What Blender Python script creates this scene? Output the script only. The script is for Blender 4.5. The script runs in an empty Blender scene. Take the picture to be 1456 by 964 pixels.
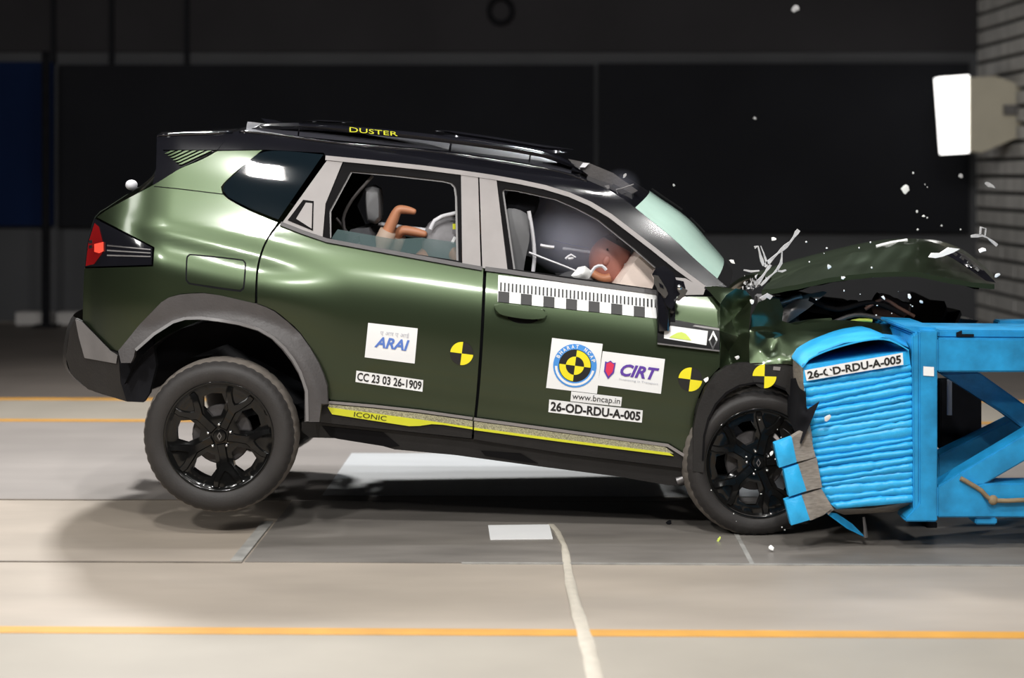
import bpy, bmesh, math, random
from mathutils import Vector, Matrix
from mathutils.geometry import delaunay_2d_cdt

random.seed(7)
SC = bpy.context.scene
COL = SC.collection
# ------------------------------------------------------------------ camera, world, lights, exposure
FPX, CD, CH, CU, CV = 2417.0, 7.6, 1.62, 728.0, 250.0      # focal length in px, distance to the car's side, height, principal point
cam = bpy.data.cameras.new('camera')
cam.sensor_width = 36.0
cam.lens = FPX / 1456.0 * 36.0
cam.shift_y = -(482.0 - CV) / 1456.0
cam.clip_end = 100
cam.dof.use_dof = True
cam.dof.focus_distance = 7.75
cam.dof.aperture_fstop = 1.3
cam_o = bpy.data.objects.new('camera', cam)
cam_o.location = (0, -CD, CH)
cam_o.rotation_euler = (math.radians(90), 0, 0)
COL.objects.link(cam_o)
SC.camera = cam_o

wd = bpy.data.worlds.new('hall_air')
SC.world = wd
wd.use_nodes = True
wd.node_tree.nodes['Background'].inputs[0].default_value = (0.55, 0.56, 0.62, 1)
wd.node_tree.nodes['Background'].inputs[1].default_value = 0.012

def area(name, loc, aim, sx, sy, power, color=(1, 0.96, 0.9), spread=180):
    l = bpy.data.lights.new(name, 'AREA')
    l.shape = 'RECTANGLE'; l.size = sx; l.size_y = sy; l.energy = power; l.color = color
    l.spread = math.radians(spread)
    o = bpy.data.objects.new(name, l)
    o.location = loc
    o.rotation_euler = (Vector(aim) - Vector(loc)).to_track_quat('-Z', 'Y').to_euler()
    COL.objects.link(o)
    return o

for x, y, z, aim, w, h, p in ((-1.36, -4.25, 6.95, -1.2, .26, .40, 75), (0.3, -7.8, 6.7, 0.2, .55, .45, 150), (3.2, -8.6, 5.0, 1.5, .5, .4, 42), (-4.2, -7.6, 6.8, -2.2, .55, .45, 150), (2.5, -4.5, 6.95, 1.6, .36, .32, 75), (1.6, -2.3, 7.0, 1.5, .30, .25, 10)):  # the last two lamps are added to brighten the crumpled fender
    area('flood_lamp_front', (x, y, z), (aim, .3, .6), w, h, p, (1.0, .985, .955), 120)
area('flood_lamp_side', (-8.2, -3.0, 6.4), (-3.4, -.8, 0), 2.4, 1.4, 80, (1.0, .985, .955), 110)
area('flood_lamp_back', (-3.0, 5.6, 7.0), (-1.0, .0, .2), .9, .8, 300, (1.0, .98, .95), 120)
area('flood_lamp_back', (1.2, 5.2, 7.0), (.6, 1.2, .2), .6, .5, 25, (.92, .96, 1.0), 100)
area('flood_lamp_top', (1.15, 2.45, 7.0), (1.0, 1.6, .4), .5, .4, 20, (1, 1, 1), 100)
area('flood_lamp_top', (-2.2, 2.2, 7.0), (-1.6, 1.2, .4), .5, .4, 30, (1, 1, 1), 110)
area('truss_lamp_row', (-.9, 1.3, 7.4), (-.9, 1.0, 0), 4.4, .25, 90, (.95, .96, 1), 120)

SC.view_settings.view_transform = 'Standard'
SC.view_settings.look = 'None'
SC.view_settings.exposure = 0.0
SC.view_settings.gamma = 1.0
SC.view_settings.use_curve_mapping = False
SC.cycles.use_denoising = True
SC.cycles.volume_step_rate = 2.0
SC.cycles.volume_bounces = 2

# ------------------------------------------------------------------ materials
def mat(name, color, rough=0.5, metal=0.0, var=0.12, scale=6.0, bump=0.0, coat=0.0, emit=None, emit_s=0.0, spec=0.5, alpha=None, trans=0.0, stretch=None):
    m = bpy.data.materials.new(name)
    m.use_nodes = True
    nt = m.node_tree
    b = nt.nodes['Principled BSDF']
    b.inputs['Roughness'].default_value = rough
    b.inputs['Metallic'].default_value = metal
    b.inputs['Coat Weight'].default_value = coat
    b.inputs['Coat Roughness'].default_value = 0.03
    b.inputs['Specular IOR Level'].default_value = spec
    b.inputs['Transmission Weight'].default_value = trans
    if alpha is not None:
        b.inputs['Alpha'].default_value = alpha
    tc = nt.nodes.new('ShaderNodeTexCoord')
    nz = nt.nodes.new('ShaderNodeTexNoise')
    nz.inputs['Scale'].default_value = scale
    nz.inputs['Detail'].default_value = 5
    src = tc.outputs['Object']
    if stretch:
        mp = nt.nodes.new('ShaderNodeMapping')
        mp.inputs['Scale'].default_value = stretch
        nt.links.new(src, mp.inputs['Vector']); src = mp.outputs['Vector']
    nt.links.new(src, nz.inputs['Vector'])
    cr = nt.nodes.new('ShaderNodeValToRGB')
    cr.color_ramp.elements[0].position = 0.3
    cr.color_ramp.elements[1].position = 0.72
    cr.color_ramp.elements[0].color = tuple(max(0, c * (1 - var)) for c in color) + (1,)
    cr.color_ramp.elements[1].color = tuple(min(1, c * (1 + var)) for c in color) + (1,)
    nt.links.new(nz.outputs['Fac'], cr.inputs['Fac'])
    nt.links.new(cr.outputs['Color'], b.inputs['Base Color'])
    if bump:
        bp = nt.nodes.new('ShaderNodeBump')
        bp.inputs['Strength'].default_value = bump
        bp.inputs['Distance'].default_value = 0.01
        nz2 = nt.nodes.new('ShaderNodeTexNoise')
        nz2.inputs['Scale'].default_value = scale * 9
        nt.links.new(src, nz2.inputs['Vector'])
        nt.links.new(nz2.outputs['Fac'], bp.inputs['Height'])
        nt.links.new(bp.outputs['Normal'], b.inputs['Normal'])
    if emit:
        b.inputs['Emission Color'].default_value = emit + (1,)
        b.inputs['Emission Strength'].default_value = emit_s
    return m

M = {}
M['paint'] = mat('green_metallic_paint', (0.054, 0.075, 0.041), 0.36, 0.88, 0.03, 3, coat=0.55)
M['paint'].node_tree.nodes['Principled BSDF'].inputs['Coat Roughness'].default_value = .13
M['black_gloss'] = mat('gloss_black_paint', (0.008, 0.008, 0.011), 0.12, 0.0, 0.1, 4, coat=1.0)
M['rail_foot'] = mat('satin_rail_painted_sheen', (0.035, 0.035, 0.043), 0.3, 0.0, 0.1, 8, coat=0.3)  # grey tint stands in for the ceiling reflected in the black rail
M['badge_black'] = mat('satin_black_badge_plastic', (0.008, 0.008, 0.009), 0.35, 0.0, 0.1, 8, spec=.3)
M['clad'] = mat('dark_grey_cladding_plastic', (0.066, 0.060, 0.060), 0.5, 0, 0.12, 10, bump=0.12)
M['clad_shaded'] = mat('shaded_cladding_plastic', (0.020, 0.0185, 0.018), 0.5, 0, 0.12, 10, bump=0.12, spec=0.3)  # darker cladding copy; the shade on its upright faces is in the colour
M['seam'] = mat('brown_floor_seam', (0.16, 0.135, 0.11), 0.7, 0, 0.2, 5)
M['clad_light'] = mat('grey_bumper_plastic', (0.17, 0.162, 0.162), 0.45, 0, 0.08, 8, bump=0.08)
M['trim_grey'] = mat('warm_grey_pillar_film', (0.255, 0.232, 0.224), 0.45, 0, 0.08, 8)
M['seal'] = mat('black_rubber_seal', (0.008, 0.0075, 0.008), 0.9, 0, 0.1, 8, spec=0.08)
M['dark'] = mat('black_interior_fabric', (0.010, 0.010, 0.012), 0.9, 0, 0.2, 14, spec=0.1)
M['interior'] = mat('charcoal_seat_fabric', (0.030, 0.030, 0.034), 0.8, 0, 0.2, 20, bump=0.2)
M['seatgrey'] = mat('grey_seat_back', (0.115, 0.115, 0.12), 0.6, 0, 0.1, 10)
M['tyre'] = mat('tyre_rubber', (0.026, 0.023, 0.022), 0.62, 0, 0.14, 14, bump=0.1)
M['tread'] = mat('pale_tread_rubber', (0.15, 0.13, 0.112), 0.8, 0, 0.2, 14)  # lighter than the sidewall rubber
M['rim'] = mat('gloss_black_alloy', (0.005, 0.005, 0.005), 0.18, 0.0, 0.1, 6, coat=0.35, spec=0.25)
M['chrome'] = mat('bright_metal', (0.72, 0.72, 0.72), 0.22, 1.0, 0.05, 8)
M['steel'] = mat('dull_steel', (0.22, 0.21, 0.21), 0.45, 0.8, 0.2, 10)
M['white'] = mat('white_vinyl', (0.86, 0.86, 0.86), 0.45, 0, 0.02, 6)
M['black_ink'] = mat('black_ink', (0.012, 0.011, 0.011), 0.5, 0, 0.05, 6)
M['grey_ink'] = mat('pale_grey_ink', (0.52, 0.53, 0.58), 0.5, 0, 0.05, 6)
M['blue_ink'] = mat('blue_ink', (0.10, 0.20, 0.58), 0.5, 0, 0.05, 6)
M['sky_ink'] = mat('light_blue_ink', (0.07, 0.30, 0.75), 0.5, 0, 0.05, 6)
M['purple_ink'] = mat('violet_ink', (0.12, 0.05, 0.36), 0.5, 0, 0.05, 6)
M['red_ink'] = mat('crimson_ink', (0.75, 0.035, 0.10), 0.5, 0, 0.05, 6)
M['yellow'] = mat('yellow_vinyl', (0.88, 0.76, 0.02), 0.45, 0, 0.03, 6)
M['lime'] = mat('lime_yellow_vinyl', (0.72, 0.72, 0.035), 0.4, 0, 0.03, 6)
M['lime_pale'] = mat('lime_green_print', (0.62, 0.74, 0.12), 0.5, 0, 0.05, 6)
M['red_lens'] = mat('red_lamp_lens', (0.20, 0.006, 0.007), 0.15, 0, 0.1, 12, coat=1)
M['red_lit'] = mat('lit_red_lamp', (0.8, 0.05, 0.03), 0.2, 0, 0.05, 12, emit=(1.0, 0.10, 0.06), emit_s=0.55)
M['windscreen'] = mat('green_glass_painted_lit', (0.62, 0.86, 0.74), 0.12, 0, 0.1, 3, coat=0.6, alpha=0.93)  # pale mint colour holds the light and smoke behind the glass
M['glass_dark'] = mat('tinted_glass', (0.006, 0.011, 0.015), 0.03, 0, 0.1, 3, coat=0.6, alpha=0.96)
M['glass_clear'] = mat('greenish_side_glass', (0.10, 0.15, 0.15), 0.05, 0, 0.1, 3, alpha=0.40)
M['skin'] = mat('dummy_tan_vinyl', (0.50, 0.21, 0.11), 0.5, 0, 0.12, 9)
M['skin_pale'] = mat('dummy_pale_sleeve', (0.42, 0.31, 0.24), 0.6, 0, 0.1, 9)
M['skin_head'] = mat('dummy_reddish_head_vinyl', (0.46, 0.19, 0.15), 0.5, 0, 0.08, 9)
M['shirt'] = mat('grey_dummy_shirt', (0.26, 0.25, 0.26), 0.8, 0, 0.12, 20)
M['airbag'] = mat('peach_airbag_fabric', (0.93, 0.77, 0.68), 0.8, 0, 0.05, 10, bump=0.06)
M['bag_white'] = mat('white_curtain_fabric', (0.72, 0.71, 0.74), 0.8, 0, 0.06, 10)
M['blue'] = mat('bright_blue_foil', (0.03, 0.44, 0.84), 0.38, 0.0, 0.10, 14, bump=0.15)
M['frame_blue'] = mat('blue_painted_steel', (0.014, 0.27, 0.56), 0.42, 0.0, 0.28, 9, bump=0.1)
M['alu'] = mat('crushed_aluminium_core', (0.34, 0.30, 0.26), 0.55, 0.2, 0.25, 30, bump=0.5, stretch=(1, 1, 6))
M['rope'] = mat('tan_rope', (0.26, 0.19, 0.11), 0.8, 0, 0.2, 30)
M['rust'] = mat('rusty_brown_part', (0.10, 0.045, 0.03), 0.7, 0, 0.4, 20)
M['chip'] = mat('white_debris', (0.88, 0.88, 0.86), 0.5, 0, 0.05, 10)
M['wire'] = mat('torn_grey_white_strip', (0.50, 0.49, 0.49), 0.5, 0, 0.25, 40, bump=0.3)
# floor and walls
M['floor'] = mat('worn_lane_concrete', (0.36, 0.308, 0.255), 0.5, 0, 0.16, 1.6, bump=0.04, stretch=(0.5, 1.4, 1))
M['floor_pale'] = mat('pale_grey_concrete', (0.285, 0.258, 0.24), 0.5, 0, 0.14, 1.2, bump=0.04, stretch=(0.5, 1.6, 1))
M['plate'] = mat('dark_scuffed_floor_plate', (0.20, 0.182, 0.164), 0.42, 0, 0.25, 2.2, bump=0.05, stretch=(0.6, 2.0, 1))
M['cream'] = mat('cream_floor_paint', (0.31, 0.278, 0.232), 0.55, 0, 0.07, 1.8, bump=0.03)
M['strap'] = mat('cream_webbing', (0.50, 0.455, 0.38), 0.7, 0, 0.08, 20)
M['line'] = mat('amber_floor_line_paint', (0.56, 0.275, 0.035), 0.55, 0, 0.12, 5)
M['pale_plate'] = mat('bluish_white_floor_plate', (0.60, 0.615, 0.625), 0.4, 0, 0.08, 2.0, bump=0.03, stretch=(0.5, 1.6, 1))
M['floor_far'] = mat('brown_concrete_light_falloff', (0.105, 0.089, 0.077), 0.6, 0, 0.14, 1.2, bump=0.04)  # darker floor colour; the falloff of the lamps is painted into it
M['joint'] = mat('pale_joint_strip', (0.33, 0.32, 0.30), 0.5, 0, 0.25, 9)
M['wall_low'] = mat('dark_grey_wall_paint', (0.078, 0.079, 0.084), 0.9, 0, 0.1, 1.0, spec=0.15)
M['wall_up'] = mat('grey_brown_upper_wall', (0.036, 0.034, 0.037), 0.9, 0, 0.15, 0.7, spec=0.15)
M['panel_black'] = mat('black_backdrop_board', (0.0145, 0.015, 0.018), 0.9, 0, 0.1, 1.0, spec=0.1)
M['panel_blue'] = mat('navy_backdrop_board', (0.0055, 0.014, 0.05), 0.9, 0, 0.1, 1.0, spec=0.1)
M['block'] = mat('grey_concrete_block', (0.58, 0.565, 0.54), 0.8, 0, 0.2, 5, bump=0.25, stretch=(1, 1, 0.4))
M['mortar'] = mat('dark_recessed_joint', (0.035, 0.033, 0.032), 0.9, 0, 0.2, 5)
M['kerb'] = mat('pale_kerb_concrete', (0.42, 0.40, 0.39), 0.8, 0, 0.1, 5)
M['beige'] = mat('beige_lamp_housing', (0.62, 0.57, 0.45), 0.5, 0, 0.05, 4)
M['lamp'] = mat('lit_lamp_face', (0.9, 0.9, 0.9), 0.5, 0, 0.02, 4, emit=(1.0, 0.98, 0.95), emit_s=3.0)
M['ceiling'] = mat('dark_hall_ceiling', (0.02, 0.02, 0.02), 0.9, 0, 0.1, 1)

# ------------------------------------------------------------------ object helpers
ORG = {}
def link(name, me, parent=None, label=None):
    o = bpy.data.objects.new(name, me)
    COL.objects.link(o)
    if parent is not None:
        o.parent = parent
    if label: o['label'] = label
    return o
def root(name, loc, label, cat, group=None):
    o = bpy.data.objects.new(name, None)
    o.empty_display_size = 0.2
    o.location = loc
    COL.objects.link(o)
    o['label'] = label; o['category'] = cat
    if group: o['group'] = group
    ORG[o.name] = Vector(loc)
    return o
def mesh(name, verts, faces, m, parent=None, smooth=False, label=None, auto=None, loc=None):
    """verts in world coordinates; linked as ONE object under parent."""
    org = ORG[parent.name] if parent is not None else (Vector(loc) if loc is not None else Vector((0, 0, 0)))
    me = bpy.data.meshes.new(name)
    me.from_pydata([tuple(Vector(v) - org) for v in verts], [], faces)
    bm = bmesh.new(); bm.from_mesh(me)
    bmesh.ops.remove_doubles(bm, verts=bm.verts, dist=1e-6) if auto else None
    bmesh.ops.recalc_face_normals(bm, faces=bm.faces)
    if auto:
        for e in bm.edges:
            if len(e.link_faces) == 2 and e.calc_face_angle(0) > math.radians(auto): e.smooth = False
        for f in bm.faces: f.smooth = True
    elif smooth:
        for f in bm.faces: f.smooth = True
    bm.to_mesh(me); bm.free()
    me.materials.append(m)
    o = link(name, me, parent, label)
    if parent is None and loc is not None: o.location = loc
    ORG[o.name] = org
    return o
def top(o, label, cat, group=None):
    o['label'] = label; o['category'] = cat
    if group: o['group'] = group
    return o
def struct(name, verts, faces, m, **k):
    o = mesh(name, verts, faces, m, **k); o['kind'] = 'structure'; return o

class Geo:
    def __init__(s): s.v = []; s.f = []
    def add(s, v, f):
        n = len(s.v); s.v += [Vector(a) for a in v]; s.f += [tuple(i + n for i in q) for q in f]; return s
    def box(s, c, d, rot=None):
        v = [Vector(((i & 1) - .5, ((i >> 1) & 1) - .5, ((i >> 2) & 1) - .5)) for i in range(8)]
        v = [Vector((a.x * d[0], a.y * d[1], a.z * d[2])) for a in v]
        if rot: v = [rot @ a for a in v]
        v = [a + Vector(c) for a in v]
        return s.add(v, [(0, 2, 3, 1), (4, 5, 7, 6), (0, 1, 5, 4), (2, 6, 7, 3), (0, 4, 6, 2), (1, 3, 7, 5)])
    def tube(s, pts, r, n=8, cap=True):
        pts = [Vector(p) for p in pts]
        rs = r if isinstance(r, (list, tuple)) else [r] * len(pts)
        v = []; up = None
        for i, p in enumerate(pts):
            t = (pts[min(i + 1, len(pts) - 1)] - pts[max(i - 1, 0)]).normalized()
            if up is None:
                up = Vector((0, 0, 1)) if abs(t.z) < .9 else Vector((1, 0, 0))
            a = t.cross(up).normalized(); up = a.cross(t).normalized()
            for k in range(n):
                q = 2 * math.pi * k / n
                v.append(p + (a * math.cos(q) + up * math.sin(q)) * rs[i])
        f = []
        for i in range(len(pts) - 1):
            for k in range(n):
                f.append((i * n + k, i * n + (k + 1) % n, (i + 1) * n + (k + 1) % n, (i + 1) * n + k))
        if cap:
            f.append(tuple(range(n))); f.append(tuple((len(pts) - 1) * n + k for k in range(n)))
        return s.add(v, f)
    def prism(s, poly, off):
        """poly: world points (planar loop), extruded by the vector off"""
        n = len(poly); off = Vector(off)
        v = [Vector(p) for p in poly] + [Vector(p) + off for p in poly]
        f = [tuple(range(n)), tuple(range(2 * n - 1, n - 1, -1))]
        f += [(i, (i + 1) % n, (i + 1) % n + n, i + n) for i in range(n)]
        return s.add(v, f)
    def lathe(s, prof, c, n=48, frame=None, phase=0):
        """prof: (radius, y) pairs turned about the y axis through c"""
        v = []
        for (r, y) in prof:
            for k in range(n):
                a = 2 * math.pi * k / n + phase
                p = Vector((r * math.cos(a), y, r * math.sin(a)))
                if frame: p = frame @ p
                v.append(p + Vector(c))
        f = []
        for i in range(len(prof) - 1):
            for k in range(n):
                f.append((i * n + k, i * n + (k + 1) % n, (i + 1) * n + (k + 1) % n, (i + 1) * n + k))
        return s.add(v, f)
    def grid(s, rows):
        nr, nc = len(rows), len(rows[0])
        v = [p for r in rows for p in r]
        f = [(i * nc + j, i * nc + j + 1, (i + 1) * nc + j + 1, (i + 1) * nc + j) for i in range(nr - 1) for j in range(nc - 1)]
        return s.add(v, f)
    def sphere(s, c, r, nu=12, nv=8, rot=None):
        v = []; c = Vector(c)
        for i in range(nv + 1):
            t = math.pi * i / nv
            for k in range(nu):
                a = 2 * math.pi * k / nu
                p = Vector((r[0] * math.sin(t) * math.cos(a), r[1] * math.sin(t) * math.sin(a), r[2] * math.cos(t)))
                if rot: p = rot @ p
                v.append(c + p)
        f = [(i * nu + k, i * nu + (k + 1) % nu, (i + 1) * nu + (k + 1) % nu, (i + 1) * nu + k) for i in range(nv) for k in range(nu)]
        return s.add(v, f)
    def out(s, name, m, parent=None, **k):
        return mesh(name, s.v, s.f, m, parent, **k)

def P(u, v, y):
    """the world point at depth y that the reference photograph shows at (u, v)"""
    k = (y + CD) / FPX
    return Vector(((u - CU) * k, y, CH - (v - CV) * k))

def inpoly(x, z, poly):
    c = False; n = len(poly); j = n - 1
    for i in range(n):
        xi, zi = poly[i]; xj, zj = poly[j]
        if (zi > z) != (zj > z) and x < (xj - xi) * (z - zi) / (zj - zi + 1e-12) + xi: c = not c
        j = i
    return c
def edge_dist(x, z, poly):
    best = 1e9; n = len(poly)
    for i in range(n):
        ax, az = poly[i]; bx, bz = poly[(i + 1) % n]
        dx, dz = bx - ax, bz - az
        t = max(0, min(1, ((x - ax) * dx + (z - az) * dz) / (dx * dx + dz * dz + 1e-12)))
        d = (x - ax - t * dx) ** 2 + (z - az - t * dz) ** 2
        if d < best: best = d
    return math.sqrt(best)
def spline(pts, step=8.0, closed=False):
    """Catmull-Rom through pts; a point with a third entry is a sharp corner"""
    n = len(pts); out = []
    def q(i): return pts[i % n] if closed else pts[max(0, min(n - 1, i))]
    for i in range(n if closed else n - 1):
        p1, p2 = q(i), q(i + 1)
        p0 = p1 if len(p1) > 2 else q(i - 1)
        p3 = p2 if len(p2) > 2 else q(i + 2)
        L = math.hypot(p2[0] - p1[0], p2[1] - p1[1])
        k = max(1, int(L / step))
        for j in range(k):
            t = j / k
            out.append(tuple(.5 * ((2 * p1[a]) + (p2[a] - p0[a]) * t + (2 * p0[a] - 5 * p1[a] + 4 * p2[a] - p3[a]) * t * t + (3 * p1[a] - p0[a] - 3 * p2[a] + p3[a]) * t ** 3) for a in (0, 1)))
    if not closed: out.append(tuple(pts[-1][:2]))
    return out
def inset(poly, d):
    n = len(poly)
    A = sum(poly[i][0] * poly[(i + 1) % n][1] - poly[(i + 1) % n][0] * poly[i][1] for i in range(n))
    sg = 1 if A > 0 else -1
    out = []
    for i in range(n):
        a, b, c = poly[i - 1], poly[i], poly[(i + 1) % n]
        d1 = Vector((b[0] - a[0], b[1] - a[1])); d2 = Vector((c[0] - b[0], c[1] - b[1]))
        if d1.length < 1e-9 or d2.length < 1e-9: out.append(b); continue
        d1.normalize(); d2.normalize()
        n1 = Vector((-d1.y, d1.x)) * sg; n2 = Vector((-d2.y, d2.x)) * sg
        m = n1 + n2
        if m.length < .3: m = n1
        else: m = m / max(.35, m.length_squared / 2)
        out.append((b[0] + m.x * d, b[1] + m.y * d))
    return out
def densify(poly, step):
    out = []; n = len(poly)
    for i in range(n):
        a, b = poly[i], poly[(i + 1) % n]
        k = max(1, int(math.hypot(b[0] - a[0], b[1] - a[1]) / step))
        for j in range(k): out.append((a[0] + (b[0] - a[0]) * j / k, a[1] + (b[1] - a[1]) * j / k))
    return out
def triangulate(outer, holes, res):
    pts = []; edges = []
    for loop in [outer] + holes:
        n0 = len(pts)
        pts += loop
        edges += [(n0 + i, n0 + (i + 1) % len(loop)) for i in range(len(loop))]
    x0 = min(p[0] for p in outer); x1 = max(p[0] for p in outer)
    z0 = min(p[1] for p in outer); z1 = max(p[1] for p in outer)
    if res:
        nx = int((x1 - x0) / res) + 1; nz = int((z1 - z0) / res) + 1
        for i in range(nx + 1):
            for j in range(nz + 1):
                x = x0 + (i + (.5 if j & 1 else 0)) * res; z = z0 + j * res
                if inpoly(x, z, outer) and edge_dist(x, z, outer) > res * .45 and not any(inpoly(x, z, h) or edge_dist(x, z, h) < res * .45 for h in holes):
                    pts.append((x, z))
    r = delaunay_2d_cdt([Vector(p) for p in pts], edges, [], 0, 1e-6)
    vs = [(v.x, v.y) for v in r[0]]
    fs = []
    for f in r[2]:
        cx = sum(vs[i][0] for i in f) / len(f); cz = sum(vs[i][1] for i in f) / len(f)
        if inpoly(cx, cz, outer) and not any(inpoly(cx, cz, h) for h in holes): fs.append(tuple(f))
    return vs, fs
def shell(vs, fs, front, back):
    """front/back: 3D points for each 2D vertex; returns a closed thin solid whose rim has its own vertices"""
    n = len(vs)
    cnt = {}
    for f in fs:
        for i in range(len(f)):
            a, b = f[i], f[(i + 1) % len(f)]
            if (b, a) in cnt: cnt.pop((b, a))
            else: cnt[(a, b)] = 1
    V = list(front) + list(back)
    F = [tuple(f) for f in fs] + [tuple(i + n for i in reversed(f)) for f in fs]
    for (a, b) in cnt:
        k = len(V)
        V += [front[a], front[b], back[b], back[a]]
        F.append((k + 1, k, k + 3, k + 2))
    return V, F
# ------------------------------------------------------------------ the car's side surface: depth as a function of height and length
CARW = 1.82
KN = [(-1.1, .17), (-.95, .125), (-.75, .078), (-.55, .052), (-.38, .040), (-.24, .045), (-.14, .066), (-.06, .100), (0, .133), (.1, .180), (.25, .246), (.37, .306), (.43, .350), (.47, .410), (.50, .50), (.56, .62)]
def interp(t, K):
    if t <= K[0][0]: return K[0][1]
    if t >= K[-1][0]: return K[-1][1]
    for i in range(len(K) - 1):
        if t <= K[i + 1][0]:
            (x0, y0), (x1, y1) = K[i], K[i + 1]
            xm, ym = K[max(0, i - 1)]; xp, yp = K[min(len(K) - 1, i + 2)]
            m0 = (y1 - ym) / (x1 - xm); m1 = (yp - y0) / (xp - x0)
            h = x1 - x0; s = (t - x0) / h
            return (2 * s ** 3 - 3 * s * s + 1) * y0 + (s ** 3 - 2 * s * s + s) * h * m0 + (-2 * s ** 3 + 3 * s * s) * y1 + (s ** 3 - s * s) * h * m1
def ss(a, b, t):
    t = max(0, min(1, (t - a) / (b - a))); return t * t * (3 - 2 * t)
def S(x, z):
    u = CU + x * 318.0; v = CV - (z - CH) * 318.0
    belt = 340 + (u - 465) * .148
    h = (belt - v) / 318.0
    y = interp(h, KN)
    # rear haunch: a crease under the shoulder, then a bulge over the arch
    R = 308 + (u - 190) * .235
    fade = ss(150, 230, u) * (1 - ss(370, 500, u))
    y += .013 * fade * math.exp(-((v - R - 14) / 14) ** 2)
    y -= .017 * fade * math.exp(-((v - R - 58) / 30) ** 2)
    y -= .024 * math.exp(-((u - 310) / 150) ** 2 - ((v - 440) / 55) ** 2)
    # rocker bulge line low on the doors
    y += .006 * math.exp(-((v - belt - 190) / 16) ** 2) * ss(480, 560, u)
    # rear corner in plan
    if u < 235: y += .21 * (min(125, 235 - u) / 125.0) ** 2.1 + (max(0, 110 - u) * .0022)
    return y
def flat(y0):
    return lambda x, z: y0
def on(u, v, surf=S, off=0.0):
    y = .1
    for _ in range(11):
        k = (y + CD) / FPX
        y = .5 * y + .5 * (surf((u - CU) * k, CH - (v - CV) * k) + off)
    return P(u, v, y)

def panel(name, poly, m, parent, surf=S, holes=(), res=.03, thick=.012, off=0.0, gap=0.0, curve=None, holecurve=None, label=None, mirror=False, step=9):
    """a sheet cut to the outline poly (px on the photograph), lying on surf, thick metres deep"""
    o = spline(poly, curve, True) if curve else densify([p[:2] for p in poly], step)
    if gap: o = inset(o, gap)
    hs = [spline(h, holecurve, True) if holecurve else densify([p[:2] for p in h], step) for h in holes]
    def w(l):
        r = []
        for p in l:
            q = on(p[0], p[1], surf, off); r.append((q.x, q.z))
        return r
    vs, fs = triangulate(w(o), [w(h) for h in hs], res)
    fr = [Vector((x, surf(x, z) + off, z)) for x, z in vs]
    bk = [p + Vector((0, thick, 0)) for p in fr]
    if mirror:
        fr = [Vector((p.x, CARW - p.y, p.z)) for p in fr]; bk = [Vector((p.x, CARW - p.y, p.z)) for p in bk]
    V, F = shell(vs, fs, fr, bk)
    return mesh(name, V, F, m, parent, smooth=True, label=label)

def band(line, w0, w1):
    """closed polygon along an open pixel polyline, from w0 to w1 px on its lower side"""
    L = [p[:2] for p in line]; n = len(L); up = []; dn = []
    for i in range(n):
        a = Vector(L[max(0, i - 1)]); b = Vector(L[min(n - 1, i + 1)])
        d = (b - a).normalized(); nn = Vector((-d.y, d.x))
        up.append((L[i][0] + nn.x * w0, L[i][1] + nn.y * w0)); dn.append((L[i][0] + nn.x * w1, L[i][1] + nn.y * w1))
    return up + dn[::-1]

# ------------------------------------------------------------------ lettering
def text_pts(body, shear=0.0, bold=0.0):
    c = bpy.data.curves.new('lettering', 'FONT')
    c.body = body; c.shear = shear; c.offset = bold; c.resolution_u = 3
    o = bpy.data.objects.new('lettering', c); COL.objects.link(o)
    me = bpy.data.meshes.new_from_object(o.evaluated_get(bpy.context.evaluated_depsgraph_get()))
    vs = [(v.co.x, v.co.y) for v in me.vertices]; fs = [tuple(p.vertices) for p in me.polygons]
    bpy.data.objects.remove(o); bpy.data.curves.remove(c); bpy.data.meshes.remove(me)
    if not vs: return [], []
    x0 = min(v[0] for v in vs); x1 = max(v[0] for v in vs); y0 = min(v[1] for v in vs); y1 = max(v[1] for v in vs)
    return [((a - x0) / (x1 - x0), (b - y0) / (y1 - y0)) for a, b in vs], fs
def quad(q, s, t):
    """q: top-left, top-right, bottom-right, bottom-left px; s to the right, t up"""
    T = Vector(q[0]).lerp(Vector(q[1]), s); B = Vector(q[3]).lerp(Vector(q[2]), s)
    return B.lerp(T, t)
def lettering(body, q, m, parent, surf=S, off=-.006, name='lettering', **k):
    vs, fs = text_pts(body, **k)
    V = []
    for a, b in vs:
        p = quad(q, a, b); V.append(on(p[0], p[1], surf, off))
    return mesh(name, V, fs, m, parent)
def sub(q, a0, b0, a1, b1):
    """sub-quad in fractions: from (a0, b0) bottom-left to (a1, b1) top-right"""
    return [tuple(quad(q, a0, b1)), tuple(quad(q, a1, b1)), tuple(quad(q, a1, b0)), tuple(quad(q, a0, b0))]
def sheet(name, q, m, parent, surf=S, off=-.0035, n=6, label=None):
    rows = [[on(*quad(q, i / n, 1 - j / 4), surf, off) for i in range(n + 1)] for j in range(5)]
    g = Geo().grid(rows)
    g2 = [p + Vector((0, .002, 0)) for p in g.v]
    b = len(g.v)
    F = g.f + [tuple(i + b for i in reversed(f)) for f in g.f]
    return mesh(name, g.v + g2, F, m, parent, label=label)
def disc(name, c, r, m, parent, surf=S, off=-.005, r0=0.0, a0=0, a1=360, label=None, tilt=7.5):
    n = max(6, int((a1 - a0) / 10)); V = []; F = []
    for i in range(n + 1):
        a = math.radians(a0 + (a1 - a0) * i / n - tilt)
        V.append(on(c[0] + r * math.cos(a), c[1] - r * math.sin(a), surf, off))
        V.append(on(c[0] + r0 * math.cos(a), c[1] - r0 * math.sin(a), surf, off))
    for i in range(n): F.append((2 * i, 2 * i + 2, 2 * i + 3, 2 * i + 1))
    return mesh(name, V, F, m, parent, label=label)
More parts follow.
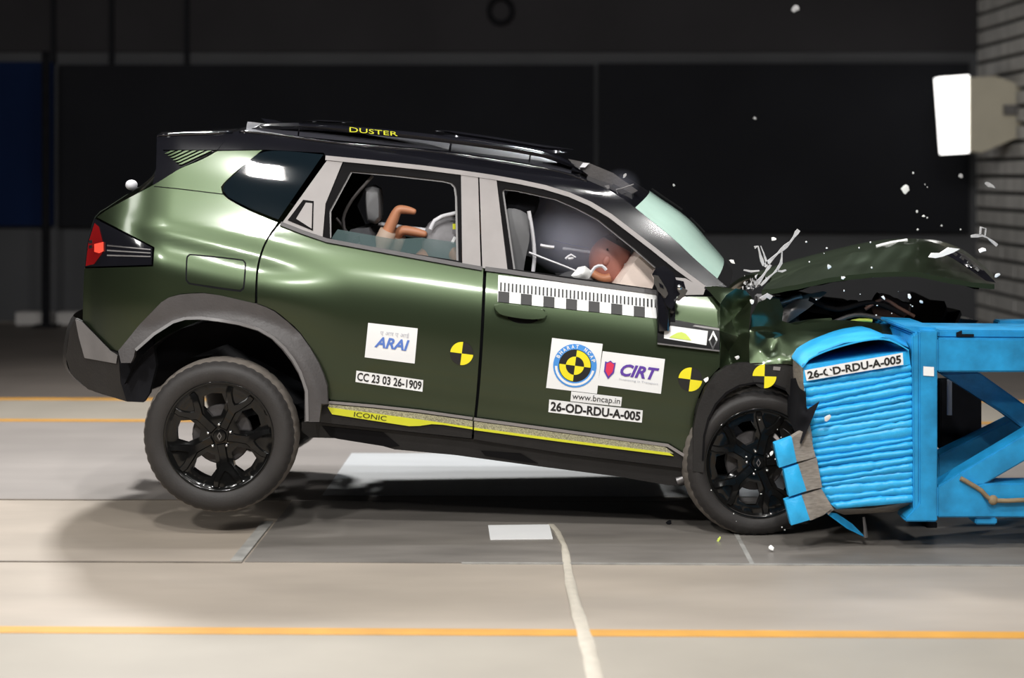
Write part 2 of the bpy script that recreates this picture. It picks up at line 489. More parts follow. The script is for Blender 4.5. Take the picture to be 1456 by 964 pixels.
def marker(c, r, parent, surf=S, label=None, tilt=7.5):
    o = disc('target_marker', c, r, M['black_ink'], parent, surf, -.004, label=label, tilt=tilt)
    disc('quadrant', c, r, M['yellow'], o, surf, -.0055, 0, 90, 180, tilt=tilt)
    disc('quadrant', c, r, M['yellow'], o, surf, -.0055, 0, 270, 360, tilt=tilt)
    return o

# ------------------------------------------------------------------ the hall
YB = 11.3
def rotz(p, deg, c=(0, 0)):
    a = math.radians(deg); x, y = p[0] - c[0], p[1] - c[1]
    return (c[0] + x * math.cos(a) - y * math.sin(a), c[1] + x * math.sin(a) + y * math.cos(a), p[2])
def slab(x0, x1, y0, y1, z0, z1, deg=0.0):
    return [rotz((x, y, z), deg) for z in (z0, z1) for y in (y0, y1) for x in (x0, x1)], [(0, 2, 3, 1), (4, 5, 7, 6), (0, 1, 5, 4), (2, 6, 7, 3), (0, 4, 6, 2), (1, 3, 7, 5)]
LR = -1.15                                                       # the lane lies a little askew to the car
fl = struct('floor', *slab(-9.6, 6.4, -9.5, YB + .4, -.2, 0), M['floor'])
def floor_part(name, x0, x1, y0, y1, m, h=.004, deg=LR, label=None):
    return mesh(name, *slab(x0, x1, y0, y1, 0.0, h, deg), m, fl, label=label)
floor_part('concrete_bay', -9, 5.0, .86, 3.55, M['floor_pale'], .002, label='paler grey concrete bay behind the car')
floor_part('concrete_bay', -9, 5.0, 4.66, 10.9, M['floor_far'], .002)
floor_part('cream_strip', -9, 5.0, 3.62, 4.60, M['cream'], .003, label='cream painted strip beyond the far amber line')
floor_part('amber_line', -9, 5.0, 3.53, 3.63, M['line'], .005)
floor_part('amber_line', -9, 5.0, 4.58, 4.70, M['line'], .005)
floor_part('amber_line', -9, 6.0, -1.625, -1.54, M['line'], .005)
floor_part('cream_strip', -9, 6.0, -2.62, -1.62, M['cream'], .003, label='cream painted strip along the near edge of the lane')
floor_part('amber_line', -9, 6.0, -2.70, -2.61, M['line'], .005)
floor_part('floor_plate', -.98, 1.9, .98, 2.28, M['pale_plate'], .006, label='bluish white floor plate beyond the car')
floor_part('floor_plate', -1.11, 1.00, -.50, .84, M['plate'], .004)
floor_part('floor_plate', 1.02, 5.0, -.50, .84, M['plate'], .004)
floor_part('joint_strip', -1.17, -1.12, -.50, .30, M['joint'], .010)
floor_part('joint_strip', -.2, 5.0, -.515, -.500, M['joint'], .006)
floor_part('joint_strip', 1.0, 1.02, -.50, .84, M['joint'], .006)
floor_part('dark_seam', -9, -1.12, -.515, -.497, M['seam'], .0035)
floor_part('dark_seam', -9, -1.12, .84, .862, M['seam'], .0035)

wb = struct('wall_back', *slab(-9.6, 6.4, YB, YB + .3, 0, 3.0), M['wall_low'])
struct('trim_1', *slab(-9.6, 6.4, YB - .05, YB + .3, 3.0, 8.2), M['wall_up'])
struct('ceiling', *slab(-9.6, 6.4, -9.5, YB + .4, 8.2, 8.4), M['ceiling'])
struct('wall_left', *slab(-9.6, -9.4, -9.5, YB, 0, 8.2), M['panel_black'])
def wallp(name, u0, v0, u1, v1, y0, y1, m, parent=None, **k):
    a = P(u0, v0, y0); b = P(u1, v1, y0)
    return mesh(name, *slab(a.x, b.x, y0, y1, min(a.z, b.z), max(a.z, b.z)), m, parent, **k)
for (a, b, c, d, m, lab) in ((83, 92, 845, 322, 'panel_black', 'wide matte black backdrop board hung on the rear wall behind the car'),
                             (851, 90, 1378, 330, 'panel_black', 'black backdrop board on the rear wall above the crumpled hood'),
                             (-120, 88, 74, 321, 'panel_blue', 'navy blue backdrop board on the rear wall at far left')):
    top(wallp('backdrop_board', a, b, c, d, YB - .12, YB - .004, M[m]), lab, 'board')
# thin upright ribs on the upper wall
for i, u in enumerate((75, 158, 265)):
    wallp('trim_%d' % (i + 2), u - 3, -200, u + 3, 90, YB - .11, YB - .052, M['panel_black'], None)['kind'] = 'structure'
# the post by the blue board
g = Geo(); a = P(76, 90, 10.9); b = P(76, 468, 10.2)
pt = root('floor_post', (a.x, 10.6, 0), 'slim black floor-standing post beside the navy board at left', 'post')
Geo().tube([(a.x, 10.6, .02), (a.x, 10.6, 2.95)], .045, 12).out('pole', M['dark'], pt, auto=40)
Geo().box((a.x, 10.6, .012), (.26, .26, .024)).out('base', M['dark'], pt)
for (u0, u1, lab) in ((22, 70, 'pale kerb block at the foot of the rear wall left of the black post'), (80, 124, 'pale kerb block at the foot of the rear wall right of the black post')):
    a = P(u0, 468, YB - .45); b = P(u1, 450, YB - .45)
    top(mesh('kerb_block', *slab(a.x, b.x, YB - .45, YB - .2, 0.0, .135), M['kerb'], loc=(a.x, YB - .3, 0)), lab, 'kerb')

# right-hand wall of long concrete blocks
wr = struct('wall_right', [], [], M['mortar'])
WX = 5.16
def wall_x(y): return WX - .0207 * (y - YB)
g = Geo()
g.add([(wall_x(-9.5) + .06, -9.5, 0), (wall_x(YB) + .06, YB, 0), (wall_x(YB) + .06, YB, 8.2), (wall_x(-9.5) + .06, -9.5, 8.2), (6.4, -9.5, 0), (6.4, YB, 0), (6.4, YB, 8.2), (6.4, -9.5, 8.2)],
      [(0, 1, 2, 3), (4, 7, 6, 5), (0, 3, 7, 4), (1, 5, 6, 2), (3, 2, 6, 7), (0, 4, 5, 1)])
me = bpy.data.meshes.new('wall_right'); me.from_pydata([tuple(v) for v in g.v], [], g.f); me.materials.append(M['mortar']); wr.data = me
bl = None
CW = .179
for i in range(26):
    z0 = .02 + i * CW
    yy = YB - .02 - (.45 if i % 2 else 0)
    ends = [YB - .01] + ([YB - .45] if i % 2 else [])
    while ends[-1] > 1.6: ends.append(ends[-1] - .9)
    for k in range(len(ends) - 1):
        y1, y0 = ends[k], ends[k + 1] + .006
        b = .008; dx = random.uniform(-.006, .006)
        xa = lambda y: wall_x(y) + dx
        g = Geo().add([(xa(y0), y0 + b, z0 + b), (xa(y1), y1 - b, z0 + b), (xa(y1), y1 - b, z0 + CW - .03 - b), (xa(y0), y0 + b, z0 + CW - .03 - b),
                       (xa(y0) + .1, y0, z0), (xa(y1) + .1, y1, z0), (xa(y1) + .1, y1, z0 + CW - .03), (xa(y0) + .1, y0, z0 + CW - .03)],
                      [(0, 1, 2, 3), (0, 4, 5, 1), (1, 5, 6, 2), (2, 6, 7, 3), (3, 7, 4, 0)])
        g.out('concrete_block', M['block'], wr)

# lamp on the right-hand wall
lm = root('wall_lamp', (4.9, 9.6, 2.2), 'boxy beige wall lamp with a glowing white face on the block wall', 'lamp')
yl = 9.9
a = [P(u, v, yl) for u, v in ((1379, 110), (1415, 108), (1500, 138), (1500, 170), (1446, 196), (1396, 217), (1379, 214))]
Geo().prism(a, (0, .35, 0)).out('housing', M['beige'], lm)
a = [P(u, v, yl + .05) for u, v in ((1336, 110), (1378, 107), (1378, 217), (1344, 219))]
Geo().prism(a, (0, .22, 0)).out('lit_face', M['lamp'], lm)
a = [P(u, v, yl - .05) for u, v in ((1428, 149), (1500, 149), (1500, 163), (1428, 163))]
Geo().prism(a, (0, .05, 0)).out('bracket', M['steel'], lm)
# round fitting high on the back wall
fx = root('wall_hook', P(712, 18, YB - .15), 'dark ring shaped hook high on the rear wall above the car', 'hook')
c = P(712, 15, YB - .1)
Geo().tube([(c.x + .13 * math.cos(t * .5236), c.y, c.z + .14 * math.sin(t * .5236)) for t in range(13)], .028, 8).out('ring', M['dark'], fx, auto=50)
Geo().tube([(c.x, c.y, c.z + .14), (c.x, YB - .04, c.z + .2)], .03, 8).out('stem', M['dark'], fx, auto=50)
# ------------------------------------------------------------------ the car
LIFT = .094
car = root('car', (.0, .9, .0), 'green metallic SUV with black roof, nose crushed against the blue barrier', 'car')

QUARTER_GLASS = [(376, 215), (461, 219, 1), (396, 313, 1), (356, 297), (323, 280), (316, 270), (318, 262), (334, 247)]
quarter = [(309, 214, 1), (374, 213, 1), (332, 248), (315, 266), (317, 275), (324, 282), (355, 299), (396, 316, 1), (381, 338), (371, 360), (365, 388), (363, 433, 1),
           (338, 427), (312, 421), (289, 417), (268, 418), (252, 420), (229, 432), (198, 464), (168, 500, 1), (157, 497, 1), (117, 456, 1), (117, 438), (119, 381, 1), (217, 378, 1), (219, 352, 1), (136, 309, 1), (150, 299), (173, 286), (220, 261), (254, 240), (285, 227)]
panel('rear_quarter_panel', quarter, M['paint'], car, gap=.8, curve=8, res=.022, thick=.02)
fq = panel('fuel_flap', [(270, 363), (345, 371), (348, 375), (345, 409), (341, 412), (270, 402), (266, 398), (267, 366)], M['paint'], car, off=-.002, curve=5, res=.014, thick=.003)
panel('seam', [(269, 361), (346, 369), (350, 374), (347, 411), (342, 415), (268, 404), (264, 399), (265, 365)], M['dark'], fq, off=-.0008, curve=5, res=.03, thick=.001)
panel('panel_seam', band([(219, 265), (250, 268), (317, 276)], -.6, .6), M['seal'], car, off=-.001, thick=.001, res=None)
panel('quarter_window', QUARTER_GLASS, M['glass_dark'], car, gap=.8, curve=7, res=.03, thick=.006, off=.001)

# spoiler, louvred end plate, tailgate edge
sp = Geo()
near = [on(329, 188), on(300, 190), on(262, 191), on(223, 193)]
rows = []
for j in range(13):
    t = j / 12.0
    rows.append([Vector((p.x - (.05 if i == 3 else .02) * math.sin(math.pi * t), p.y * (1 - t) + (CARW - p.y) * t, p.z + .035 * math.sin(math.pi * t))) for i, p in enumerate(near)])
low = [[q - Vector((0, 0, .05 if i < 3 else .028)) for i, q in enumerate(r)] for r in rows]
sp.grid(rows).grid(low)
for j in range(12):
    for i in (0, 3): sp.add([rows[j][i], rows[j + 1][i], low[j + 1][i], low[j][i]], [(0, 1, 2, 3)])
for r, l in ((rows[0], low[0]), (rows[-1], low[-1])):
    for i in range(3): sp.add([r[i], r[i + 1], l[i + 1], l[i]], [(0, 1, 2, 3)])
spo = sp.out('roof_spoiler', M['black_gloss'], car, auto=35)
Geo().tube([on(u, v, off=-.004) for u, v in ((331, 187.5), (300, 189.5), (262, 190.5), (240, 191.5), (224, 192.5))], [.006, .008, .008, .007, .005], 10).out('spoiler_edge_bead', M['black_gloss'], spo, smooth=True)  # round bead added so the top edge catches a highlight
panel('end_plate', [(223, 194), (329, 189), (309, 213), (231, 213), (257, 237), (254, 241), (220, 262), (217, 262), (222, 240)], M['black_gloss'], car, res=.03, thick=.02)
for i in range(6):
    a = 246 + i * 10.5
    # along the slope (-52, 24) until the left edge (231, 213)-(257, 237) is met
    tt = (a - 231) * 24.0 / (52 * 24 + 26 * 24) * .94
    panel('louvre', [(a - 3, 214), (a + 2.2, 214), (a + 2.2 - 52 * tt, 214 + 24 * tt), (a - 3 - 52 * tt, 214 + 24 * tt)], M['paint'], spo, res=None, thick=.012, off=-.004)
panel('end_plate', [(231, 213), (309, 213), (258, 238)], M['black_gloss'], car, res=.03, thick=.012, off=.008)

# tailgate: from the near rear edge across to the far one
edge = [(222, 196), (220, 240), (206, 258), (180, 276), (150, 296), (134, 309), (124, 345), (119, 383), (117, 420), (117, 456)]
ep = [on(u + 2, v) for u, v in spline(edge, 10)]
rows = []
for j in range(15):
    t = j / 14.0
    rows.append([Vector((p.x - .085 * math.sin(math.pi * t) ** .8, p.y * (1 - t) + (CARW - p.y) * t, p.z)) for p in ep])
k = 9
Geo().grid([r[k:] for r in rows]).out('tailgate', M['paint'], car, smooth=True)
Geo().grid([r[:k + 1] for r in rows]).out('rear_window', M['glass_dark'], car, smooth=True)
Geo().sphere(on(187, 263, off=.14), (.027, .05, .025), 12, 8).out('rear_wiper_cap', M['bag_white'], car, smooth=True)

# tail lamp
tl = panel('tail_lamp', [(134, 310), (217, 352), (216, 377), (120, 380), (124, 345)], M['black_gloss'], car, gap=.5, res=.02, thick=.03, off=-.002)
panel('red_lens', [(134, 316), (141, 322), (147, 345), (146, 360), (134, 376), (121, 379), (125, 345)], M['red_lens'], tl, res=.02, thick=.003, off=-.006, gap=.6)
panel('lit_lens', [(134, 347), (147, 344), (147, 357), (141, 360), (134, 358)], M['red_lit'], tl, res=.02, thick=.003, off=-.009)
for v in (342, 349): panel('reflector', [(126, v), (131, v - 1), (131, v + 3.5), (126, v + 4)], M['chrome'], tl, res=None, thick=.003, off=-.009)
for i, v in enumerate((348, 354, 360)):
    panel('lamp_bar', [(152, v + i), (214, v + 6 - i), (214, v + 7.5 - i), (152, v + 2 + i)], M['clad_light' if i else 'steel'], tl, res=None, thick=.003, off=-.005)

# rear bumper
bp = [(107, 452), (117, 457), (157, 498), (169, 503), (172, 545), (189, 571), (179, 571), (125, 554), (100, 531), (93, 508), (99, 468)]
bpo = panel('rear_bumper', bp, M['clad_shaded'], car, res=.025, thick=.03, off=-.012, gap=.4)
panel('bumper_facet', [(107, 454), (117, 458), (157, 499), (167, 505), (165, 517), (120, 509), (112, 480)], M['clad_light'], bpo, res=.03, thick=.006, off=-.020)
edge = [(107, 452), (99, 468), (93, 508), (100, 531), (125, 553), (160, 565)]
ep = [on(u + 1, v, off=-.01) for u, v in spline(edge, 8)]
rows = [[Vector((p.x - .10 * math.sin(math.pi * j / 12) ** .7, p.y * (1 - j / 12) + (CARW - p.y) * j / 12, p.z)) for p in ep] for j in range(13)]
Geo().grid(rows).out('bumper_wrap', M['clad_shaded'], car, smooth=True)

# rear arch flare
FO = [(168, 499), (198, 462), (229, 430), (240, 423), (255, 419), (272, 417.5), (289, 417), (312, 420), (338, 426), (364, 432), (378, 437), (390, 443), (409, 458), (427, 475), (441, 495), (453, 516), (460, 533), (465, 549), (466, 574), (457, 574), (454, 600)]
FI = [(433, 600), (433, 557), (429, 543), (424, 531), (414, 514), (401, 497), (386, 482), (367, 471), (340, 463), (311, 458), (286, 455), (263, 455), (244, 460), (216, 478), (192, 498), (190, 508), (186, 516), (172, 516)]
def arch(x, z):
    r = math.hypot(x - P(312, 600, 0).x, z - P(312, 600, 0).z)
    return min(-.010 + .60 * max(0, r - .455), max(-.006, S(x, z) - .008))
panel('rear_wheel_arch', FO + FI, M['clad'], car, surf=arch, res=.022, thick=.045)
panel('flare_bevel', band([(192, 497), (218, 474), (245, 457), (263, 451.5), (286, 451), (311, 454), (340, 459), (368, 467), (389, 479), (405, 494), (418, 511), (428, 529), (437, 556), (438, 599)], -1, 3.2), M['clad_light'], car, surf=arch, res=None, thick=.004, off=-.004)

panel('arch_return', [(186, 503), (216, 476), (222, 520), (212, 560), (204, 572), (180, 571), (172, 545), (170, 512)], M['dark'], car, surf=flat(.13), res=None, thick=.05)
# rear door
rd = [(398, 317, 1), (430, 330), (465, 342), (560, 360), (657, 377), (688, 382, 1), (686, 430), (683, 490), (678, 560), (674, 600, 1), (600, 586), (470, 570, 1), (466, 565, 1), (466, 549), (453, 515), (427, 474), (409, 457), (390, 442), (365, 432, 1), (366, 390), (372, 361), (382, 338)]
rdo = panel('rear_door', rd, M['paint'], car, gap=.8, curve=9, res=.022, thick=.02)
fd = [(691, 383, 1), (780, 396), (860, 408), (935, 419), (975, 421, 1), (1023, 421, 1), (1027, 450), (1024, 522, 1), (1004, 545), (992, 570), (987, 595), (985, 648, 1), (977, 648, 1), (952, 632, 1), (800, 611), (677, 595, 1), (682, 545), (687, 470)]
fdo = panel('front_door', fd, M['paint'], car, gap=.8, curve=9, res=.022, thick=.02)
# lower cladding of the doors
panel('door_cladding', [(466, 572), (600, 586), (673, 597), (671, 624), (560, 612), (454, 601), (457, 576)], M['clad_shaded'], rdo, res=.03, thick=.03, off=-.010, gap=.5)
panel('door_cladding', [(675, 598), (800, 612), (951, 633), (977, 649), (986, 650), (985, 668), (920, 660), (800, 645), (673, 625)], M['clad_shaded'], fdo, res=.03, thick=.03, off=-.010, gap=.5)
mo = band([(457, 573), (469, 570.5), (533, 576), (597, 583), (672, 593.5)], 0, 3.5)
panel('grey_moulding', mo, M['trim_grey'], rdo, off=-.020, thick=.010, res=.03, label='warm grey moulding strip')
mo = band([(674, 594), (800, 611), (950, 631.5), (977, 648)], 0, 4)
panel('grey_moulding', mo, M['trim_grey'], fdo, off=-.020, thick=.010, res=.03, label='warm grey moulding strip')
M['mesh_print'] = mat('speckled_beige_print', (0.36, 0.34, 0.22), 0.5, 0, 0.6, 190)
panel('speckled_band', [(468, 575), (533, 581), (597, 588), (672, 598.5), (672, 607), (600, 597), (533, 588), (466, 579)], M['mesh_print'], rdo, off=-.017, thick=.006, res=.03)
panel('speckled_band', [(674, 599), (800, 616), (945, 635), (958, 645), (800, 625), (674, 608)], M['mesh_print'], fdo, off=-.017, thick=.006, res=.03)
ys = panel('yellow_stripe', [(466, 579), (533, 588), (600, 597), (672, 607.5), (672, 610.5), (630, 604), (614, 603), (597, 605.5), (582, 606), (530, 598), (472, 589)], M['lime'], rdo, off=-.019, thick=.006, res=.03, label='lime yellow stripe')
lettering('ICONIC', [(504, 585.5), (550, 592), (549, 598.5), (503, 592)], M['black_ink'], ys, off=-.0215)
panel('yellow_stripe', [(674, 608), (800, 625), (952, 644), (958, 648.5), (800, 628.5), (674, 611.5)], M['lime'], fdo, off=-.019, thick=.006, res=.03, label='lime yellow stripe')

# sill
sill = [(429, 601), (454, 601), (560, 612), (672, 624.5), (800, 645), (920, 660), (985, 668), (984, 676), (973, 690), (950, 690), (882, 678), (758, 662), (647, 647), (561, 639), (540, 633), (476, 623), (440, 622), (429, 613)]
silo = panel('sill', sill, M['clad_shaded'], car, res=.03, thick=.09, off=.012)
panel('sill_relief', [(458, 606), (545, 615), (568, 634), (555, 636), (480, 624), (470, 621)], M['seal'], silo, res=.03, thick=.01, off=.008)
panel('sill_relief', [(684, 641), (740, 645), (765, 659), (745, 657), (690, 648)], M['seal'], silo, res=.03, thick=.01, off=.008)
Geo().tube([P(880, 665, .17), P(905, 667, .16), P(955, 680, .15), P(975, 679, .16)], [.016, .022, .022, .02], 8).out('jack_point_bracket', M['clad_light'], silo, auto=50)
Geo().tube([P(962, 684, .12), P(985, 676, .12)], .020, 10).out('bracket', M['steel'], silo, auto=50)

# roof side rail band (gloss black) and A pillar
TRIM = [(463, 221.5), (530, 228), (600, 235.5), (655, 242.5), (700, 249), (740, 256), (775, 263.5), (810, 274), (840, 287), (870, 305), (900, 328), (930, 351), (965, 379), (1003, 407)]
TOPE = [(329, 188), (345, 185), (372, 188), (400, 191.5), (470, 201), (560, 209), (640, 217), (700, 226), (755, 235), (800, 244), (835, 256), (862, 268), (888, 283), (920, 309), (955, 337), (990, 370), (1020, 396), (1034, 408)]
side = TOPE + [(1003, 408.5)] + TRIM[::-1][1:] + [(460, 217.5), (376, 213), (309, 213.5)]
panel('roof_side_rail', side, M['black_gloss'], car, res=.022, thick=.02, gap=.3)
panel('window_trim', band(TRIM, -.5, 6), M['trim_grey'], car, off=-.006, thick=.012, res=.03, label='warm grey window trim strip')

# roof skin
tp = spline([(329, 188), (345, 185), (372, 188), (400, 191.5), (470, 201), (560, 209), (640, 217), (700, 226), (755, 235), (800, 244), (835, 256), (862, 268), (880, 278)], 16)
ep = [on(u, v) for u, v in tp]
rows = []
for j in range(21):
    t = j / 20.0; b = 1 - (2 * t - 1) ** 4
    rows.append([Vector((p.x + (.10 * ss(800, 880, tp[i][0]) - .04 * (1 - ss(330, 400, tp[i][0]))) * b, p.y * (1 - t) + (CARW - p.y) * t, p.z + .058 * b * ss(326, 372, tp[i][0]) * (1 - .5 * ss(780, 880, tp[i][0])))) for i, p in enumerate(ep)])
Geo().grid(rows).out('roof', M['black_gloss'], car, smooth=True)
Geo().grid([[p - Vector((0, 0, .05)) for p in r] for r in rows]).out('headliner', M['dark'], car, smooth=True)

Geo().tube([on(u, v, off=-.003) for u, v in spline([(340, 186.5), (372, 189), (400, 192.5), (470, 202), (560, 210), (640, 218), (700, 227), (755, 236), (800, 245), (835, 257)], 12)], .0055, 10).out('highlight_bead', M['black_gloss'], car, smooth=True)  # bead added along the roof edge to catch a long highlight
# roof rails
def rail(mir, name='roof_rail'):
    fl_ = lambda p: Vector((p.x, CARW - p.y, p.z)) if mir else p
    def bar(line, w, h, yb, m, parent, nm, **k):
        L = spline(line, 10); g = Geo(); rows = []
        n = len(L)
        for i, (u, v) in enumerate(L):
            e = min(1.0, .15 + min(i, n - 1 - i) / 4.0)
            p = P(u, v, yb)
            prof = [(0, -h), (-.012, -h * .5), (.004, -.008), (.018, 0), (w, 0), (w + .012, -h)]
            rows.append([fl_(p + Vector((0, a, b * e))) for a, b in prof])
        g.grid(rows)
        g.add(rows[0], [tuple(range(6))]); g.add(rows[-1], [tuple(range(6))])
        return g.out(nm, m, parent, auto=40)
    r = bar([(352, 184), (372, 176), (400, 174.5), (440, 175), (520, 181), (600, 189), (680, 199), (745, 209), (785, 218), (815, 232), (836, 248)], .06, .032, .375, M['black_gloss'], car, name)
    if not mir: bar([(425, 173), (450, 170.5), (502, 173)], .03, .012, .40, M['black_gloss'], r, 'rail_cap')
    bar([(618, 185), (640, 185.5), (700, 194), (760, 204), (815, 212)], .03, .02, .42, M['black_gloss'], r, 'rail_cap')
    # sloping feet under the bar
    for (a, b) in (((350, 187), (423, 195)), ((425, 195.5), (638, 216)), ((641, 216.5), (751, 234)), ((753, 234.5), (812, 248))):
        n = 6; rows = []
        for i in range(n + 1):
            u = a[0] + (b[0] - a[0]) * i / n; v = a[1] + (b[1] - a[1]) * i / n
            q = on(u, v - 1.5, off=-.006); p = P(u + 2, v - 14, q.y + .07)
            rows.append([fl_(q), fl_(q.lerp(p, .5) + Vector((0, -.006, .002))), fl_(p)])
        Geo().grid(rows).out('rail_foot', M['rail_foot'], r, smooth=True)
    return r
rl = rail(False)
lettering('DUSTER', [(497, 180.5), (565, 187.5), (565.5, 193.5), (497, 187.5)], M['lime'], rl, surf=flat(.345), off=0)
rail(True)
ant = Geo()
a = P(371, 168, .62); b = P(404, 175, .62)
ant.add([a, a + Vector((0, .02, 0)), b + Vector((0, -.03, 0)), b + Vector((0, .05, 0)), P(392, 171, .60), P(392, 171, .65), P(385, 180, .6), P(385, 180, .65)],
        [(0, 4, 6), (1, 7, 5), (4, 2, 6), (5, 7, 3), (0, 1, 5, 4), (4, 5, 3, 2), (0, 6, 7, 1), (2, 3, 7, 6)])
ant.out('roof_antenna', M['black_gloss'], car)

# C pillar, B pillar
cp = panel('rear_pillar_panel', [(466, 226), (488, 229), (463, 290), (459, 338), (400, 318)], M['trim_grey'], rdo, res=.03, thick=.012, off=-.001, gap=.3, label='warm grey pillar panel')
hp = panel('pillar_door_handle', [(409, 313), (431, 284), (446, 286), (445, 328)], M['seal'], rdo, res=.03, thick=.003, off=-.004, label='dark recessed handle on the pillar')
panel('grip_plate', [(421, 311), (435, 288), (444, 289), (443, 325)], M['trim_grey'], hp, res=.03, thick=.003, off=-.007)
panel('pillar_cover', [(655, 245), (680, 248), (684, 381), (657, 377)], M['trim_grey'], rdo, res=.03, thick=.012, off=-.003, gap=.4, label='warm grey pillar cover')
panel('pillar_cover', [(681.2, 249), (706, 253), (722, 384), (685.5, 381.5)], M['trim_grey'], fdo, res=.03, thick=.012, off=-.003, gap=.4, label='warm grey pillar cover')
panel('window_frame', [(489, 229.5), (655, 246), (657, 377), (467, 341.5), (460, 338), (463.5, 290)], M['seal'], rdo, holes=[[(499, 243), (560, 248), (630, 256), (642, 259), (648, 266), (650, 280), (652, 371), (560, 357), (484, 344), (469, 339), (468, 300)]], res=.03, thick=.03, off=.001)
panel('window_frame', [(706, 253), (740, 260), (775, 267), (810, 278), (840, 291), (870, 309), (900, 332), (930, 355), (965, 383), (1001, 412), (960, 420), (723, 386)], M['seal'], fdo,
      holes=[[(714, 272), (718, 268), (735, 270), (790, 282), (820, 295), (850, 311), (900, 351), (938, 384), (928, 411), (850, 400), (730, 383)]], res=.03, thick=.03, off=.001)
panel('window_seal', band([(468, 338), (468, 300), (499, 243), (560, 248), (630, 256), (642, 259), (648, 266), (650, 280), (652, 371)], 0, 3.0), M['clad_light'], rdo, res=None, thick=.01, off=.012)
panel('window_seal', band([(730, 383), (714, 272), (718, 268), (735, 270), (790, 282), (820, 295), (850, 311), (900, 351), (938, 384)], 0, 2.5), M['clad_light'], fdo, res=None, thick=.01, off=.012)
panel('belt_seal', band([(399, 317), (430, 329), (465, 341), (560, 358.5), (657, 376), (686, 381)], -2, 3.5), M['clad'], rdo, off=-.010, thick=.015, res=.03)
panel('belt_seal', band([(690, 381), (722, 385), (800, 397), (935, 415), (940, 416)], -2, 4), M['clad'], fdo, off=-.010, thick=.015, res=.03)
panel('mirror_base', [(938, 392), (975, 396), (1003, 411), (1000, 419), (950, 420)], M['trim_grey'], fdo, off=-.010, thick=.02, res=.03)
# lowered rear door glass
panel('window_glass', [(480, 326), (560, 340), (600, 338), (652, 345), (654, 372), (560, 358), (470, 341)], M['glass_clear'], rdo, res=.04, thick=.004, off=.022, label='lowered greenish glass pane')

# handle, front door
hd = panel('door_handle', [(703, 434), (712, 432), (745, 436), (772, 441), (778, 446), (774, 452), (758, 454), (735, 452), (710, 446)], M['paint'], fdo, off=-.034, thick=.016, curve=5, res=.015)
panel('handle_recess', [(722, 450), (764, 453), (758, 459), (742, 460), (729, 457)], M['seal'], fdo, off=-.001, thick=.002, curve=4, res=None)
for u in (711, 770):
    p = on(u, 443, off=-.02); Geo().box((p.x, p.y + .01, p.z), (.03, .03, .018)).out('handle_mount', M['paint'], hd)

# inner shell so that the seams read dark, and the far side of the body
shellp = [(140, 312), (300, 262), (399, 325), (657, 386), (940, 424), (1020, 424), (1018, 520), (985, 560), (980, 655), (800, 640), (672, 618), (440, 596), (440, 560), (420, 505), (380, 455), (310, 440), (250, 440), (205, 470), (180, 500), (130, 470)]
panel('inner_body_shell', shellp, M['dark'], car, res=.06, thick=.01, off=.045)
farb = [(309, 214), (376, 213), (334, 247), (316, 270), (356, 299), (398, 318), (657, 378), (935, 420), (1023, 421), (1024, 522), (985, 590), (985, 668), (800, 645), (454, 600), (433, 557), (401, 497), (340, 463), (263, 455), (192, 498), (189, 560), (125, 553), (93, 508), (117, 456), (119, 383), (134, 310), (254, 240)]
panel('body_side_panel', farb, M['paint'], car, res=.06, thick=.03, mirror=True)
panel('roof_side_rail', side + [], M['black_gloss'], car, res=.06, thick=.02, mirror=True)
farf = [(380, 213), (463, 222), (600, 235), (700, 249), (775, 264), (840, 287), (900, 328), (1003, 408), (935, 420), (657, 378), (465, 342), (398, 318), (316, 270), (334, 247)]
panel('window_frame', farf, M['seal'], car, holes=[[(499, 243), (630, 256), (650, 268), (652, 371), (484, 344), (468, 300)], [(714, 269), (790, 282), (850, 311), (938, 386), (928, 411), (730, 383)]], res=.06, thick=.03, mirror=True)
panel('quarter_window', QUARTER_GLASS, M['glass_dark'], car, res=.06, thick=.006, off=-.002, mirror=True)

# underbody and wheel arch liners
def cross(line, y0, y1, th, name, m, parent=car):
    g = Geo()
    for i in range(len(line) - 1):
        a, b = line[i], line[i + 1]
        g.prism([P(a[0], a[1], y0), P(b[0], b[1], y0), P(b[0], b[1], y0) + Vector((0, 0, th)), P(a[0], a[1], y0) + Vector((0, 0, th))], (0, y1 - y0, 0))
    return g.out(name, m, parent)
cross([(440, 606), (700, 640), (985, 676)], .2, 1.62, .05, 'floor_pan', M['dark'])
cross([(215, 530), (300, 520), (440, 600)], .50, 1.32, .05, 'boot_floor', M['dark'])
def liner(cx, cv, r, a0, a1, y0, y1, name):
    c = P(cx, cv, y0); n = 18; rows = []
    for i in range(n + 1):
        a = math.radians(a0 + (a1 - a0) * i / n)
        p = Vector((c.x + r * math.cos(a), y0, c.z + r * math.sin(a)))
        rows.append([p, p + Vector((0, y1 - y0, 0))])
    g = Geo().grid(rows)
    g.add([Vector((c.x, y1, c.z + r * .72))] + [r_[1] for r_ in rows], [(0, i, i + 1) for i in range(1, n + 1)])
    return g.out(name, M['dark'], car, smooth=False)
for y0, y1 in ((.07, .36), (CARW - .07, CARW - .36)):
    liner(308, 600, .450, 12, 158, y0, y1, 'wheel_arch_liner')
    liner(1070, 655, .42, 8, 150, y0 + (.03 if y0 < 1 else -.03), y1, 'wheel_arch_liner')

